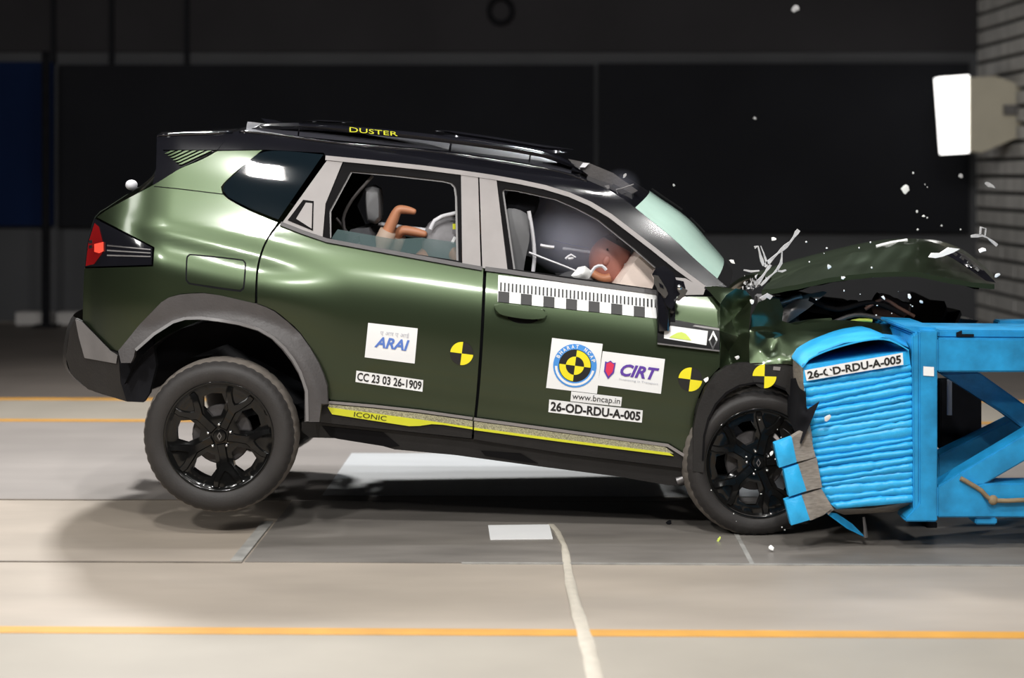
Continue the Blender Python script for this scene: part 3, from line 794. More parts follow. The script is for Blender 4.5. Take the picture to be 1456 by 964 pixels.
# ------------------------------------------------------------------ wheels
def wheel(cu, cv, yf, phase, steer, far=False, camber=0, R=.350, zfix=None):
    c = P(cu, cv, max(0.0, yf) if not far else 0.03)
    c = Vector((c.x, yf, c.z if zfix is None else zfix))
    sg = -1 if far else 1
    fr = Matrix.Rotation(math.radians(steer), 3, 'Z') @ Matrix.Rotation(math.radians(camber), 3, 'Y')
    def T(p): return c + fr @ Vector((p[0], sg * p[1], p[2]))
    def dish(r): return .022 + .022 * ss(.16, .235, .245 - r + .16) - .03 * ss(.13, .03, r) * 0 + (.012 if r < .05 else 0) - .014 * ss(.235, .245, r)
    # the spider: a disc with five large openings, and five notched pockets by the rim
    outer = [(.238 * math.cos(2 * math.pi * i / 80), .238 * math.sin(2 * math.pi * i / 80)) for i in range(80)]
    holes = []
    for k in range(5):
        a = math.radians(28 + 72 * k + phase)
        def pol(r, d): return (r * math.cos(a + math.radians(d)), r * math.sin(a + math.radians(d)))
        holes.append(densify([pol(.092, -12), pol(.092, 12), pol(.150, 20), pol(.192, 13), pol(.197, 0), pol(.192, -13), pol(.150, -20)], .03))
    vs, fs = triangulate(outer, holes, .012)
    def yy(x, z):
        r = math.hypot(x, z); an = math.degrees(math.atan2(z, x)) - phase - 64
        d = abs((an + 36) % 72 - 36)
        return .030 + .020 * ss(.22, .10, r) + .010 * ss(8, 20, d) * ss(.08, .14, r) - .010 * ss(.225, .238, r)
    fv = [T((x, yy(x, z), z)) for x, z in vs]; bv = [T((x, yy(x, z) + .035, z)) for x, z in vs]
    V, F = shell(vs, fs, fv, bv)
    w = mesh('wheel', V, F, M['rim'], car, auto=30)
    for k_ in range(5):
        a = math.radians(64 + 72 * k_ + phase)
        loop = []
        for r, d in ((.040, -30), (.085, -13), (.125, -9.5), (.150, -13.5), (.205, -18), (.232, -17), (.232, -10.5), (.200, -9), (.168, -3.5), (.160, 0), (.168, 3.5), (.200, 9), (.232, 10.5), (.232, 17), (.205, 18), (.150, 13.5), (.125, 9.5), (.085, 13), (.040, 30)):
            loop.append((r * math.cos(a + math.radians(d)), r * math.sin(a + math.radians(d))))
        top_ = inset(loop, .0045)
        def sy(p): return yy(p[0], p[1]) - .012 * ss(.245, .215, math.hypot(*p))
        m_ = len(loop)
        V = [T((p[0], sy(p), p[1])) for p in top_] + [T((p[0], sy(p) + .007, p[1])) for p in loop] + [T((p[0], yy(*p) + .02, p[1])) for p in loop]
        cap_v, cap_f = triangulate(top_, [], .02)
        base = len(V); V += [T((p[0], sy(p), p[1])) for p in cap_v]
        F = [tuple(i + base for i in f) for f in cap_f]
        F += [(i, (i + 1) % m_, (i + 1) % m_ + m_, i + m_) for i in range(m_)] + [(i + m_, (i + 1) % m_ + m_, (i + 1) % m_ + 2 * m_, i + 2 * m_) for i in range(m_)]
        mesh('spoke', V, F, M['rim'], w, auto=25)
    g = Geo(); n = 72
    prof = [(.238, .019), (.247, .012), (.250, .016), (.246, .03), (.232, .045), (.222, .09), (.215, .19), (.232, .205)]
    rows = [[T((r * math.cos(2 * math.pi * i / n), y, r * math.sin(2 * math.pi * i / n))) for i in range(n + 1)] for r, y in prof]
    g.grid(rows).out('rim_barrel', M['rim'], w, smooth=True)
    # tyre
    n = 144
    k = R / .350
    prof = [(.236, .030), (.242, .018), (.262, .006), (.286, .0), (.305, .003), (.318, .010), (.328, .021), (.338, .037), (.3455, .058), (.3495, .085), (.350, .115), (.3495, .14), (.3455, .165), (.335, .19), (.318, .208), (.29, .214), (.26, .205), (.236, .19)]
    rows = []
    for j, (r, y) in enumerate(prof):
        row = []
        for i in range(n + 1):
            rr = r * (k if r > .3 else 1)
            if 6 <= j <= 8 or 12 <= j <= 13: rr -= .0038 if i % 3 == 0 else 0
            if 9 <= j <= 11: rr -= .004 if (i + j) % 4 == 0 else 0
            a = 2 * math.pi * i / n
            row.append(T((rr * math.cos(a), y, rr * math.sin(a))))
        rows.append(row)
    ty = Geo().grid(rows[:8]); ty.grid(rows[13:])
    t = ty.out('tyre', M['tyre'], w, auto=38)
    Geo().grid(rows[7:14]).out('tread', M['tread'], w, auto=24, label='pale grey tread')
    # hub parts
    g = Geo().lathe([(0, .036), (.026, .038), (.030, .046), (.031, .07)], c, 24, fr if not far else fr @ Matrix.Scale(-1, 3, (0, 1, 0)))
    g.out('hub_cap', M['rim'], w, auto=35)
    e = []
    for s_, q in ((.019, .011), (.012, .006)):
        e += [T((q, .035, 0)), T((0, .035, s_)), T((-q, .035, 0)), T((0, .035, -s_))]
    mesh('diamond_emblem', e, [(0, 1, 5, 4), (1, 2, 6, 5), (2, 3, 7, 6), (3, 0, 4, 7)], M['steel'], w)
    for k_ in range(5):
        a = math.radians(92 + 72 * k_ + phase)
        q = T((.053 * math.cos(a), .040, .053 * math.sin(a)))
        Geo().sphere(q, (.0085, .012, .0085), 8, 6).out('wheel_nut', M['chrome'], w, smooth=True)
    Geo().lathe([(0, .10), (.13, .10), (.135, .105), (.135, .13), (.05, .14), (0, .14)], c, 32, fr if not far else fr @ Matrix.Scale(-1, 3, (0, 1, 0))).out('brake_disc', M['clad'], w, auto=35)
    return c
c1 = wheel(310, 622, .0, 0, 0)
wheel(310, 622, CARW - .02, 30, 0, far=True, zfix=c1.z)
c2 = wheel(1081, 660, .015, 12, 5, R=.338)
wheel(1081, 660, CARW - .02, 50, 0, far=True, R=.338, zfix=c2.z)
Geo().tube([c1 + Vector((0, .2, 0)), c1 + Vector((0, 1.6, 0))], .045, 10).out('rear_axle', M['dark'], car, auto=50)
Geo().tube([c1 + Vector((.05, .35, .0)), c1 + Vector((.55, .42, .12))], .035, 8).out('trailing_arm', M['dark'], car, auto=50)
Geo().tube([c2 + Vector((0, .2, 0)), c2 + Vector((0, 1.6, 0))], .04, 10).out('front_axle', M['dark'], car, auto=50)
# ------------------------------------------------------------------ stickers on the car
q1 = [(523.5, 459), (594, 467), (589.5, 517), (518.5, 508)]
s1 = sheet('sticker', q1, M['white'], rdo, label='square white sticker with blue lettering')
lettering('ARAI', sub(q1, .17, .33, .86, .64), M['blue_ink'], s1, shear=.25, bold=.03)
lettering('\u090f \u0906\u0930 \u090f \u0906\u0908', sub(q1, .26, .68, .84, .84), M['grey_ink'], s1)
q2 = [(506.8, 527), (601.8, 540.5), (600.7, 557), (505.4, 543)]
s2 = sheet('sticker', q2, M['white'], rdo, label='long white sticker strip with a black number')
lettering('CC 23 03 26-1909', sub(q2, .02, .14, .98, .88), M['black_ink'], s2, bold=.02)
marker((656.5, 502.6), 16.5, rdo, label='round yellow and black quartered target')
marker((981.5, 539.5), 17, fdo, label='round yellow and black quartered target')
q3 = [(785, 480.5), (857, 489), (848.8, 560), (776.5, 551.5)]
s3 = sheet('sticker', q3, M['white'], fdo, label='white sticker with a round target emblem')
c3 = (817.5, 520)
disc('emblem_ring', c3, 31, M['sky_ink'], s3, off=-.005, r0=23.2)
disc('emblem_band', c3, 28.6, M['white'], s3, off=-.0056, r0=25.2, a0=188, a1=352)
disc('emblem_disc', c3, 23.2, M['black_ink'], s3, off=-.005)
for a in (0, 180): disc('emblem_quadrant', c3, 22.2, M['yellow'], s3, off=-.006, r0=0, a0=a, a1=a + 90)
disc('emblem_core', c3, 13, M['black_ink'], s3, off=-.007)
for a in (90, 270): disc('emblem_quadrant', c3, 13, M['yellow'], s3, off=-.008, r0=0, a0=a, a1=a + 90)
word = 'BHARAT NCAP'; V = []; F = []
for i, ch in enumerate(word):
    if ch == ' ': continue
    a = math.radians(158 - 136 * i / (len(word) - 1) - 7.5)
    vs, fs = text_pts(ch, bold=.03); b = len(V)
    for x, y in vs:
        lx, ly = (x - .5) * 4.0, (y - .5) * 5.2 + 27.2
        V.append(on(c3[0] + ly * math.cos(a) + lx * math.sin(a), c3[1] - ly * math.sin(a) + lx * math.cos(a), S, -.0066))
    F += [tuple(k + b for k in f) for f in fs]
mesh('lettering', V, F, M['white'], s3)
q4 = [(857, 499.3), (945.6, 510.6), (939.7, 560), (850, 548)]
s4 = sheet('sticker', q4, M['white'], fdo, label='white sticker with violet lettering and a red shield')
lettering('CIRT', sub(q4, .32, .36, .93, .72), M['purple_ink'], s4, shear=.3, bold=.035)
lettering('Innovating in Transport', sub(q4, .32, .22, .94, .30), M['grey_ink'], s4)
def flatpoly(name, q, pts, m, parent, off=-.0065, surf=S):
    V = [on(*quad(q, a, b), surf, off) for a, b in pts]
    return mesh(name, V, [tuple(range(len(V)))], m, parent)
flatpoly('shield', q4, [(.06, .72), (.10, .70), (.145, .76), (.19, .70), (.23, .72), (.225, .42), (.145, .22), (.065, .42)], M['purple_ink'], s4)
flatpoly('shield_figure', q4, [(.085, .66), (.145, .72), (.21, .66), (.20, .44), (.145, .30), (.09, .44)], M['red_ink'], s4, -.0075)
q5 = [(812.3, 556.5), (884.4, 564.8), (883, 578), (811, 570.5)]
s5 = sheet('sticker', q5, M['white'], fdo, off=-.0042, label='narrow white sticker with a web address')
lettering('www.bncap.in', sub(q5, .03, .06, .97, .86), M['black_ink'], s5)
q6 = [(781, 568), (914, 583.5), (912.5, 601), (779.7, 586)]
s6 = sheet('sticker', q6, M['white'], fdo, label='long white sticker with a black test number')
lettering('26-OD-RDU-A-005', sub(q6, .02, .13, .98, .87), M['black_ink'], s6, bold=.03)
# measuring tape under the driver's window
q7 = [(708.5, 391), (936, 417), (936, 453), (707.5, 429)]
s7 = sheet('measuring_tape', q7, M['white'], fdo, n=20, label='white measuring tape with black ticks and squares')
g = Geo()
for i in range(41):
    a = (i + .55) / 41.5
    qq = [on(*quad(q7, a + d, b), S, -.0055) for d, b in ((0, .42), (.0105, .42), (.0105, .74), (0, .74))]
    g.add(qq, [(0, 1, 2, 3)])
g.out('tape_ticks', M['black_ink'], s7)
for i in range(7):
    a0 = i * 2 / 14.0 * .985 + .003; a1 = a0 + .069
    qq = [on(*quad(q7, a, b), S, -.0058) for a, b in ((a0, .0), (a1, .0), (a1, .40), (a0, .40))]
    mesh('tape_square', qq, [(0, 1, 2, 3)], M['black_ink'], s7)
g = Geo()
# fender badge
bd = panel('fender_badge_panel', [(935, 455), (945, 452), (1023, 467), (1023, 499), (935, 488)], M['badge_black'], fdo, off=-.020, thick=.018, res=.03)
panel('badge_edge', [(935, 487.5), (1023, 498), (1023, 500), (935, 489.5)], M['steel'], bd, off=-.024, thick=.018, res=None)
panel('badge_edge', [(988, 462), (1023, 467), (1023, 470), (985, 464)], M['steel'], bd, off=-.024, thick=.010, res=None)
q8 = [(945, 462), (1006.6, 470.7), (1004.4, 491), (944, 481)]
s8 = sheet('sticker', q8, M['white'], bd, off=-.024, label='white sticker with a lime green mound')
flatpoly('mound', q8, [(.12, .12), (.20, .34), (.30, .56), (.40, .66), (.50, .58), (.58, .36), (.64, .16)], M['lime_pale'], s8, -.026)
e = []
for s_ in (1.0, .62):
    e += [on(1014 + dx * s_, 484 + dy * s_, S, -.026) for dx, dy in ((0, -14), (6.5, 0), (0, 14), (-6.5, 0))]
mesh('diamond_emblem', e, [(0, 1, 5, 4), (1, 2, 6, 5), (2, 3, 7, 6), (3, 0, 4, 7)], M['chrome'], bd)

# ------------------------------------------------------------------ broken door mirror
mr = Geo()
mr.tube([P(945, 400, .06), P(942, 425, .03), P(944, 470, .03)], [.030, .034, .03], 10)
mir = mr.out('door_mirror', M['black_gloss'], car, auto=50)
cup = [P(u, v, y) for u, v, y in ((927, 390, .0), (932, 382, .01), (945, 378, .02), (958, 388, .02), (964, 405, .01), (962, 428, 0), (955, 440, -.01), (947, 434, -.01))]
Geo().prism(cup, (0, .07, 0)).out('mirror_shell', M['black_gloss'], mir)
g1 = [P(u, v, -.012) for u, v in ((929, 391), (936, 392), (947, 410), (950, 418), (946, 424), (936, 414), (930, 402))]
Geo().prism(g1, (0, .006, 0)).out('mirror_glass', M['chrome'], mir)
g1 = [P(u, v, -.018) for u, v in ((937, 402), (943, 406), (944, 411), (938, 408))]
Geo().prism(g1, (0, .004, 0)).out('mirror_clip', M['black_gloss'], mir)
g1 = [P(u, v, -.016) for u, v in ((963, 412), (970, 408), (978, 413), (974, 420), (966, 428), (960, 428), (967, 418))]
Geo().prism(g1, (0, .02, 0)).out('broken_mirror_bracket', M['chrome'], mir)
g1 = [P(u, v, .0) for u, v in ((960, 398), (972, 400), (975, 410), (966, 420), (958, 424))]
Geo().prism(g1, (0, .03, 0)).out('mirror_motor', M['black_gloss'], mir)
Geo().sphere(P(966, 409, -.01), (.012, .01, .015), 8, 6).out('mirror_bolt', M['chrome'], mir, smooth=True)
panel('mirror_arm', [(935, 425), (960, 428), (960, 458), (935, 456)], M['black_gloss'], mir, off=-.022, thick=.03, res=None)

# ------------------------------------------------------------------ windscreen
WN = spline([(866, 268), (888, 283), (920, 309), (955, 337), (990, 370), (1020, 396), (1036, 409)], 14)
n = len(WN); rows = []
for j in range(17):
    t = j / 16.0; b = 1 - abs(2 * t - 1) ** 2.2
    row = []
    for i, (u, v) in enumerate(WN):
        p = on(u, v); s_ = i / (n - 1)
        row.append(Vector((p.x + (.085 + .05 * math.sin(math.pi * s_)) * b, p.y * (1 - t) + (CARW - p.y) * t, p.z + (.075 - .0 * s_) * b)))
    rows.append(row)
k0 = 2
Geo().grid([r[k0:-1] for r in rows]).out('windscreen', M['windscreen'], car, smooth=True, label='cracked green tinted windscreen')
Geo().grid([r[:k0 + 1] for r in rows]).out('windscreen_header', M['black_gloss'], car, smooth=True)
Geo().grid([r[-2:] for r in rows]).out('windscreen_base', M['seal'], car, smooth=True)
for t, s0, s1 in ((6, .22, .42), (5, .5, .62)):
    a = int(s0 * n); b = int(s1 * n)
    Geo().tube([rows[t][i] + Vector((.01, 0, .012)) for i in range(a, b + 1)], .006, 6).out('wiper_piece', M['seal'], car, auto=60)
Geo().prism([P(u, v, .42) for u, v in ((808, 226), (838, 232), (872, 246), (907, 271), (890, 281), (866, 268), (838, 256))], (0, .03, 0)).out('torn_header_trim', M['clad'], car)
Geo().prism([P(u, v, .40) for u, v in ((824, 238), (829, 231.5), (838, 232), (832, 238))], (0, .01, 0)).out('bright_clip', M['bag_white'], car)
Geo().tube([P(866, 272, .38), P(884, 268, .36), P(901, 262, .35)], .003, 6).out('torn_wire', M['steel'], car)
Geo().prism([P(u, v, .36) for u, v in ((855, 265), (866, 263), (868, 272), (857, 271))], (0, .02, 0)).out('bright_clip', M['steel'], car)

# ------------------------------------------------------------------ crushed front end
def facets(name, outer, inner, m, parent, auto=40, thick=.008, rough=.0, label=None, soft=2):
    """crumpled sheet: outline and inside points (u, v, depth); triangulated, then creased"""
    ps = outer + inner
    pts = [Vector((p[0], -p[1])) for p in ps]
    edges = [(i, (i + 1) % len(outer)) for i in range(len(outer))]
    r = delaunay_2d_cdt(pts, edges, [], 0, 1e-6)
    vs = [(v.x, v.y) for v in r[0]]; ol = [(p[0], -p[1]) for p in outer]
    fs = []
    for f in r[2]:
        cx = sum(vs[i][0] for i in f) / 3; cy = sum(vs[i][1] for i in f) / 3
        if inpoly(cx, cy, ol): fs.append(tuple(f))
    fr = []
    for i, (a, b) in enumerate(vs):
        k = min(range(len(ps)), key=lambda j: (ps[j][0] - a) ** 2 + (ps[j][1] + b) ** 2)
        fr.append(P(a, -b, ps[k][2]))
    bm = bmesh.new()
    bv = [bm.verts.new(p) for p in fr]
    for f in fs: bm.faces.new([bv[i] for i in f])
    bmesh.ops.subdivide_edges(bm, edges=bm.edges[:], cuts=3, use_grid_fill=True)
    bmesh.ops.triangulate(bm, faces=bm.faces[:])
    inn = [v for v in bm.verts if not v.is_boundary]
    for _ in range(soft): bmesh.ops.smooth_vert(bm, verts=inn, factor=.5, use_axis_x=True, use_axis_y=True, use_axis_z=True)
    for v in bm.verts: v.co.y += random.uniform(-rough, rough)
    bm.verts.index_update(); bm.verts.ensure_lookup_table()
    V = [v.co.copy() for v in bm.verts]; F = [tuple(v.index for v in f.verts) for f in bm.faces]; bm.free()
    V, F = shell(V, F, V, [v + Vector((0, thick, 0)) for v in V])
    return mesh(name, V, F, m, parent, auto=auto, label=label)

facets('folded_fender_edge', [(1024, 432, .06), (1032, 420, .05), (1046, 410, .06), (1060, 413, .10), (1070, 424, .12), (1067, 445, .03), (1065, 470, .0), (1066, 520, .03), (1044, 521, .10), (1023, 524, .04), (1023, 470, .04)],
       [(1040, 455, .13), (1050, 478, .06), (1035, 500, .12), (1055, 440, .14), (1045, 430, .09)], M['paint'], car, soft=1, auto=28, label='dark folded edge of the fender')
facets('cowl_corner', [(1003, 408, .12), (1018, 407, .14), (1052, 412, .16), (1040, 420, .10), (1028, 432, .07), (1024, 432, .07)], [(1024, 415, .12)], M['paint'], car)
facets('crumpled_fender', [(1066, 519, -.01), (1065, 490, .02), (1066, 470, .03), (1069, 448, .03), (1078, 430, .06), (1092, 424, .10), (1108, 425, .14), (1114, 440, .15), (1112, 456, .14), (1130, 462, .13), (1160, 458, .15), (1185, 455, .17), (1215, 456, .18), (1250, 460, .17), (1287, 463, .14), (1286, 474, .08), (1262, 482, .04), (1225, 486, .02), (1188, 491, .01), (1160, 499, -.005), (1145, 508, -.015), (1140, 520, -.02), (1110, 517, -.02), (1086, 519, -.015)],
       [(1070, 465, .05), (1084, 464, .07), (1098, 466, .08), (1072, 471, .025), (1086, 471, .03), (1099, 472, .035), (1092, 447, .075), (1100, 438, .11), (1090, 481, .055), (1106, 479, .06), (1078, 496, .02), (1098, 497, .035), (1108, 505, -.005), (1093, 511, -.01), (1118, 474, .085), (1126, 490, .03), (1132, 502, -.005), (1122, 512, -.025), (1146, 474, .09), (1152, 490, .02), (1175, 468, .12), (1172, 484, .035), (1198, 464, .14), (1205, 478, .05), (1222, 464, .15), (1217, 481, .01), (1228, 470, .09), (1240, 480, .025), (1248, 466, .14), (1256, 474, .07), (1272, 470, .10)],
       M['paint'], car, rough=.0006, soft=1, auto=28, label='crumpled green front fender')
# front arch flare
farch = lambda x, z: -.012 + .02 * max(0, (x - 1.16)) ** 2
FF = [(985, 670), (986, 610), (992, 580), (1003, 552), (1018, 532), (1034, 521), (1052, 516.5), (1080, 516), (1110, 517), (1130, 521), (1142, 530), (1150, 548), (1158, 570), (1166, 560), (1164, 580), (1148, 618), (1136, 628), (1132, 600), (1128, 570), (1118, 556), (1098, 548), (1075, 546), (1052, 550), (1034, 560), (1019, 576), (1009, 596), (1003, 620), (1001, 660), (1000, 672)]
ffl = panel('front_wheel_arch', FF, M['clad_shaded'], car, surf=farch, res=.025, thick=.05)
panel('flare_bevel', band([(1001, 655), (1003, 620), (1009, 596), (1019, 576), (1034, 560), (1052, 550), (1075, 546), (1098, 548), (1116, 555)], 0, -3), M['seal'], ffl, surf=farch, res=None, thick=.004, off=-.004)
marker((1087, 535), 17, ffl, surf=farch, label='round yellow and black quartered target', tilt=2)
panel('arch_clip', [(1100, 521), (1110, 522), (1109, 527), (1099, 526)], M['trim_grey'], ffl, surf=farch, res=None, thick=.003, off=-.004)
# torn liner by the barrier
facets('torn_wheel_liner', [(1120, 540, .03), (1144, 535, -.2), (1146, 560, -.33), (1147, 583, -.345), (1165, 571, -.375), (1153, 600, -.37), (1139, 632, -.36), (1130, 614, -.2), (1120, 590, .0)], [(1140, 590, -.33), (1132, 560, -.1)], M['dark'], car)
# hood
HN = spline([(1083, 413), (1105, 410), (1135, 404), (1165, 398), (1200, 392), (1240, 388), (1275, 386.5), (1310, 388), (1345, 395), (1385, 402), (1414, 404)], 9)
HR = spline([(1098, 396), (1118, 388), (1146, 377), (1175, 369), (1205, 361), (1238, 352), (1270, 344), (1305, 340), (1338, 343), (1374, 358), (1412, 390)], 9)
def samp(L, t):
    q = t * (len(L) - 1); i = min(len(L) - 2, int(q)); f = q - i
    return (L[i][0] + (L[i + 1][0] - L[i][0]) * f, L[i][1] + (L[i + 1][1] - L[i][1]) * f)
rows = []; NH = 44
hoodn = lambda a, b: .010 * math.sin(9 * a + 5 * b) * math.sin(7 * b + 2 * a) + .006 * math.sin(23 * a - 8 * b)
for j in range(19):
    w = j / 18.0; row = []
    for i in range(NH + 1):
        t = i / NH
        a = P(*samp(HN, t), .14); c = P(*samp(HR, t), 1.02); e = Vector((a.x + .02, 1.66, a.z - .10 + .1 * t))
        if w < .5:
            s_ = w * 2; f = 1 - (1 - s_) ** 1.9
            p = Vector((a.x + (c.x - a.x) * s_, a.y + (c.y - a.y) * s_, a.z + (c.z - a.z) * f))
            crease = .034 * math.exp(-((s_ - .42 - .15 * t) / .11) ** 2) * ss(.15, .4, t) * (1 - ss(.7, .8, t))
            p.z += crease
            p.z -= .03 * math.exp(-((s_ - .25) / .14) ** 2) * math.exp(-((t - .78) / .12) ** 2) * 0
        else:
            s_ = w * 2 - 1; p = c.lerp(e, s_) + Vector((0, 0, .05 * math.sin(math.pi * s_)))
        p.z += hoodn(t * 3, w * 3) * math.sin(math.pi * min(1, w * 2.2 + .05)) * .8
        row.append(p)
    rows.append(row)
g = Geo().grid(rows)
low = [[p - Vector((0, 0, .022)) for p in r] for r in rows]
b = len(g.v); g.grid(low)
for i in range(NH): g.add([rows[0][i], rows[0][i + 1], low[0][i + 1], low[0][i]], [(0, 1, 2, 3)])
for j in range(18):
    for i in (0, NH): g.add([rows[j][i], rows[j + 1][i], low[j + 1][i], low[j][i]], [(0, 1, 2, 3)])
hood = g.out('hood', M['paint'], car, auto=32, label='buckled green hood, raised and bent')
Geo().grid([[p - Vector((0, -.04, .045)) for p in r[2:-3]] for r in rows[1:-1]]).out('hood_liner', M['dark'], hood, smooth=True)
facets('grille_strip', [(1336, 358, .38), (1352, 353, .45), (1372, 362, .40), (1395, 380, .34), (1416, 402, .20), (1402, 399, .20), (1380, 384, .28), (1356, 368, .33)], [(1366, 366, .33), (1385, 379, .28)], M['black_gloss'], hood)
for i, (u, v) in enumerate(((1358, 361), (1368, 367), (1378, 374), (1389, 383))):
    Geo().box(P(u, v, .27), (.020, .012, .012), Matrix.Rotation(math.radians(38), 3, 'Y')).out('badge_letter', M['chrome'], hood)
Geo().prism([P(u, v, .20) for u, v in ((1322, 366), (1326, 360), (1338, 360), (1350, 352), (1365, 354), (1356, 359), (1340, 365), (1330, 367))], (0, .03, 0)).out('white_foam_scrap', M['chip'], hood, label='white torn foam on the hood edge')
Geo().tube([P(1246, 350.5, .70), P(1268, 345, .70), P(1290, 341.5, .70)], .009, 6).out('white_strip', M['chip'], hood)
Geo().tube([P(1210, 365, .55), P(1226, 361.5, .55)], .007, 6).out('yellow_scrap', M['lime_pale'], hood)
# engine bay: bulkhead, engine, strut, pipes
eb = Geo().add([P(1060, 412, .2), P(1060, 412, 1.6), P(1080, 560, 1.6), P(1080, 560, .2)], [(0, 1, 2, 3)]).out('bulkhead', M['dark'], car)
def lump(name, c, d, m, parent, seed, rot=0, j=.16, label=None):
    random.seed(seed); g = Geo().box((0, 0, 0), (1, 1, 1))
    bm = bmesh.new(); vv = [bm.verts.new(v) for v in g.v]
    for f in g.f: bm.faces.new([vv[i] for i in f])
    bmesh.ops.subdivide_edges(bm, edges=bm.edges[:], cuts=2, use_grid_fill=True)
    bmesh.ops.bevel(bm, geom=[e for e in bm.edges if e.calc_face_angle(0) > 1], offset=.07, segments=1, affect='EDGES')
    V = []
    R = Matrix.Rotation(math.radians(rot), 3, 'Y')
    for v in bm.verts:
        p = Vector((v.co.x * d[0], v.co.y * d[1], v.co.z * d[2])) * (1 + random.uniform(-j, j))
        V.append(Vector(c) + R @ p)
    bm.verts.index_update()
    F = [tuple(v.index for v in f.verts) for f in bm.faces]; bm.free()
    return mesh(name, V, F, m, parent, auto=30, label=label)
lump('engine_block', P(1180, 500, .85), (.44, .50, .36), M['dark'], car, 1)
lump('engine_cover', P(1165, 432, .75), (.34, .5, .07), M['seal'], car, 2, 10)
lump('battery_box', P(1105, 440, .60), (.2, .2, .12), M['clad'], car, 3, 5)
lump('coolant_tank', P(1210, 446, .42), (.12, .14, .10), M['seal'], car, 4, -12)
lump('rusty_exhaust_part', P(1262, 440, .62), (.16, .14, .12), M['rust'], car, 5, 20)
lump('radiator_pack', P(1310, 470, 1.30), (.10, .9, .32), M['dark'], car, 6, 18)
lump('bumper_beam', P(1268, 560, 1.28), (.16, .9, .3), M['dark'], car, 7, 8)
lump('headlamp', P(1340, 466, 1.45), (.3, .3, .12), M['black_gloss'], car, 8, 6)
lump('front_crossmember', P(1200, 650, .9), (.5, 1.3, .16), M['dark'], car, 9, -4)
facets('bent_bracket', [(1100, 452, .30), (1112, 440, .30), (1140, 420, .32), (1172, 414, .34), (1176, 416, .34), (1150, 438, .30), (1130, 452, .28), (1118, 460, .27)], [(1125, 440, .26)], M['steel'], car, label='bent grey metal bracket')
facets('fender_flange', [(1108, 464, .2), (1130, 458, .19), (1152, 454, .18), (1182, 452, .2), (1184, 457, .19), (1150, 461, .15), (1125, 470, .15)], [(1140, 459, .16)], M['paint'], car)
for pts, r, m in (([(1092, 428), (1110, 430), (1128, 424), (1140, 421)], .014, 'steel'), ([(1100, 436), (1112, 442), (1120, 437), (1126, 439)], .008, 'chrome'), ([(1150, 425), (1190, 440), (1240, 430), (1285, 448)], .012, 'seal'),
                  ([(1180, 460), (1215, 448), (1250, 452), (1282, 461)], .010, 'clad'), ([(1230, 440), (1255, 425), (1275, 436), (1300, 450)], .009, 'rust'), ([(1196, 470), (1204, 460), (1222, 455), (1240, 456)], .008, 'lime_pale')):
    Geo().tube([P(u, v, .32) for u, v in spline(pts, 8)], r, 8).out('engine_hose', M[m], car, auto=60)
facets('torn_fender', [(1180, 470, 1.5), (1260, 450, 1.4), (1330, 446, 1.35), (1375, 456, 1.4), (1390, 470, 1.5), (1280, 500, 1.55)], [(1300, 465, 1.38)], M['dark'], car)
# shattered glass and torn strips at the base of the windscreen
g = Geo(); random.seed(5)
for i in range(70):
    u = random.gauss(1070, 9); v = 404 - (u - 1070) * .3 + random.gauss(0, 5)
    c = P(u, v, random.uniform(.14, .22)); s_ = random.uniform(.003, .009)
    g.add([c + Vector((random.uniform(-s_, s_), random.uniform(-s_, s_), random.uniform(-s_, s_) * 1.6)) for _ in range(4)], [(0, 1, 2), (0, 2, 3), (0, 3, 1), (1, 3, 2)])
o = g.out('crushed_glass', M['wire'], car, label='pale crushed glass at the windscreen base'); o['kind'] = 'stuff'
ts = Geo()
def strip(pts, w, y):
    g = Geo(); L = spline(pts, 7); rows = []
    for i, (u, v) in enumerate(L):
        a = L[max(0, i - 1)]; b = L[min(len(L) - 1, i + 1)]; d = Vector((b[0] - a[0], b[1] - a[1])).normalized()
        ww = w * (.65 + .35 * math.sin(i * 1.7)) * .5
        p0 = P(u - d.y * ww, v + d.x * ww, y); p1 = P(u + d.y * ww, v - d.x * ww, y)
        rows.append([p0, p0 + Vector((0, .012, 0)), p1 + Vector((0, .012, 0)), p1, p0])
    g.grid(rows); g.add(rows[0][:4], [(0, 1, 2, 3)]); g.add(rows[-1][:4], [(0, 1, 2, 3)])
    return g
for pts, w in (([(1074, 406), (1084, 394), (1093, 380), (1095, 376)], 6), ([(1087, 379), (1100, 366), (1112, 355), (1124, 344), (1133, 331), (1136, 327)], 6), ([(1086, 378), (1081, 362), (1078, 350), (1073, 352)], 5), ([(1091, 376), (1086, 360), (1082, 350)], 3),
               ([(1082, 406), (1094, 394), (1105, 384), (1111, 374), (1112, 358)], 4), ([(1105, 385), (1112, 386), (1118, 384)], 3), ([(1058, 384), (1068, 386), (1080, 385)], 3)):
    strip(pts, w, .16).out('torn_strip', M['wire'], car, label='torn pale strip sticking up from the cowl')
Geo().prism([P(u, v, .1) for u, v in ((1080, 424), (1092, 417), (1099, 421), (1095, 426), (1090, 423), (1086, 428))], (0, .02, 0)).out('torn_bracket', M['wire'], car)

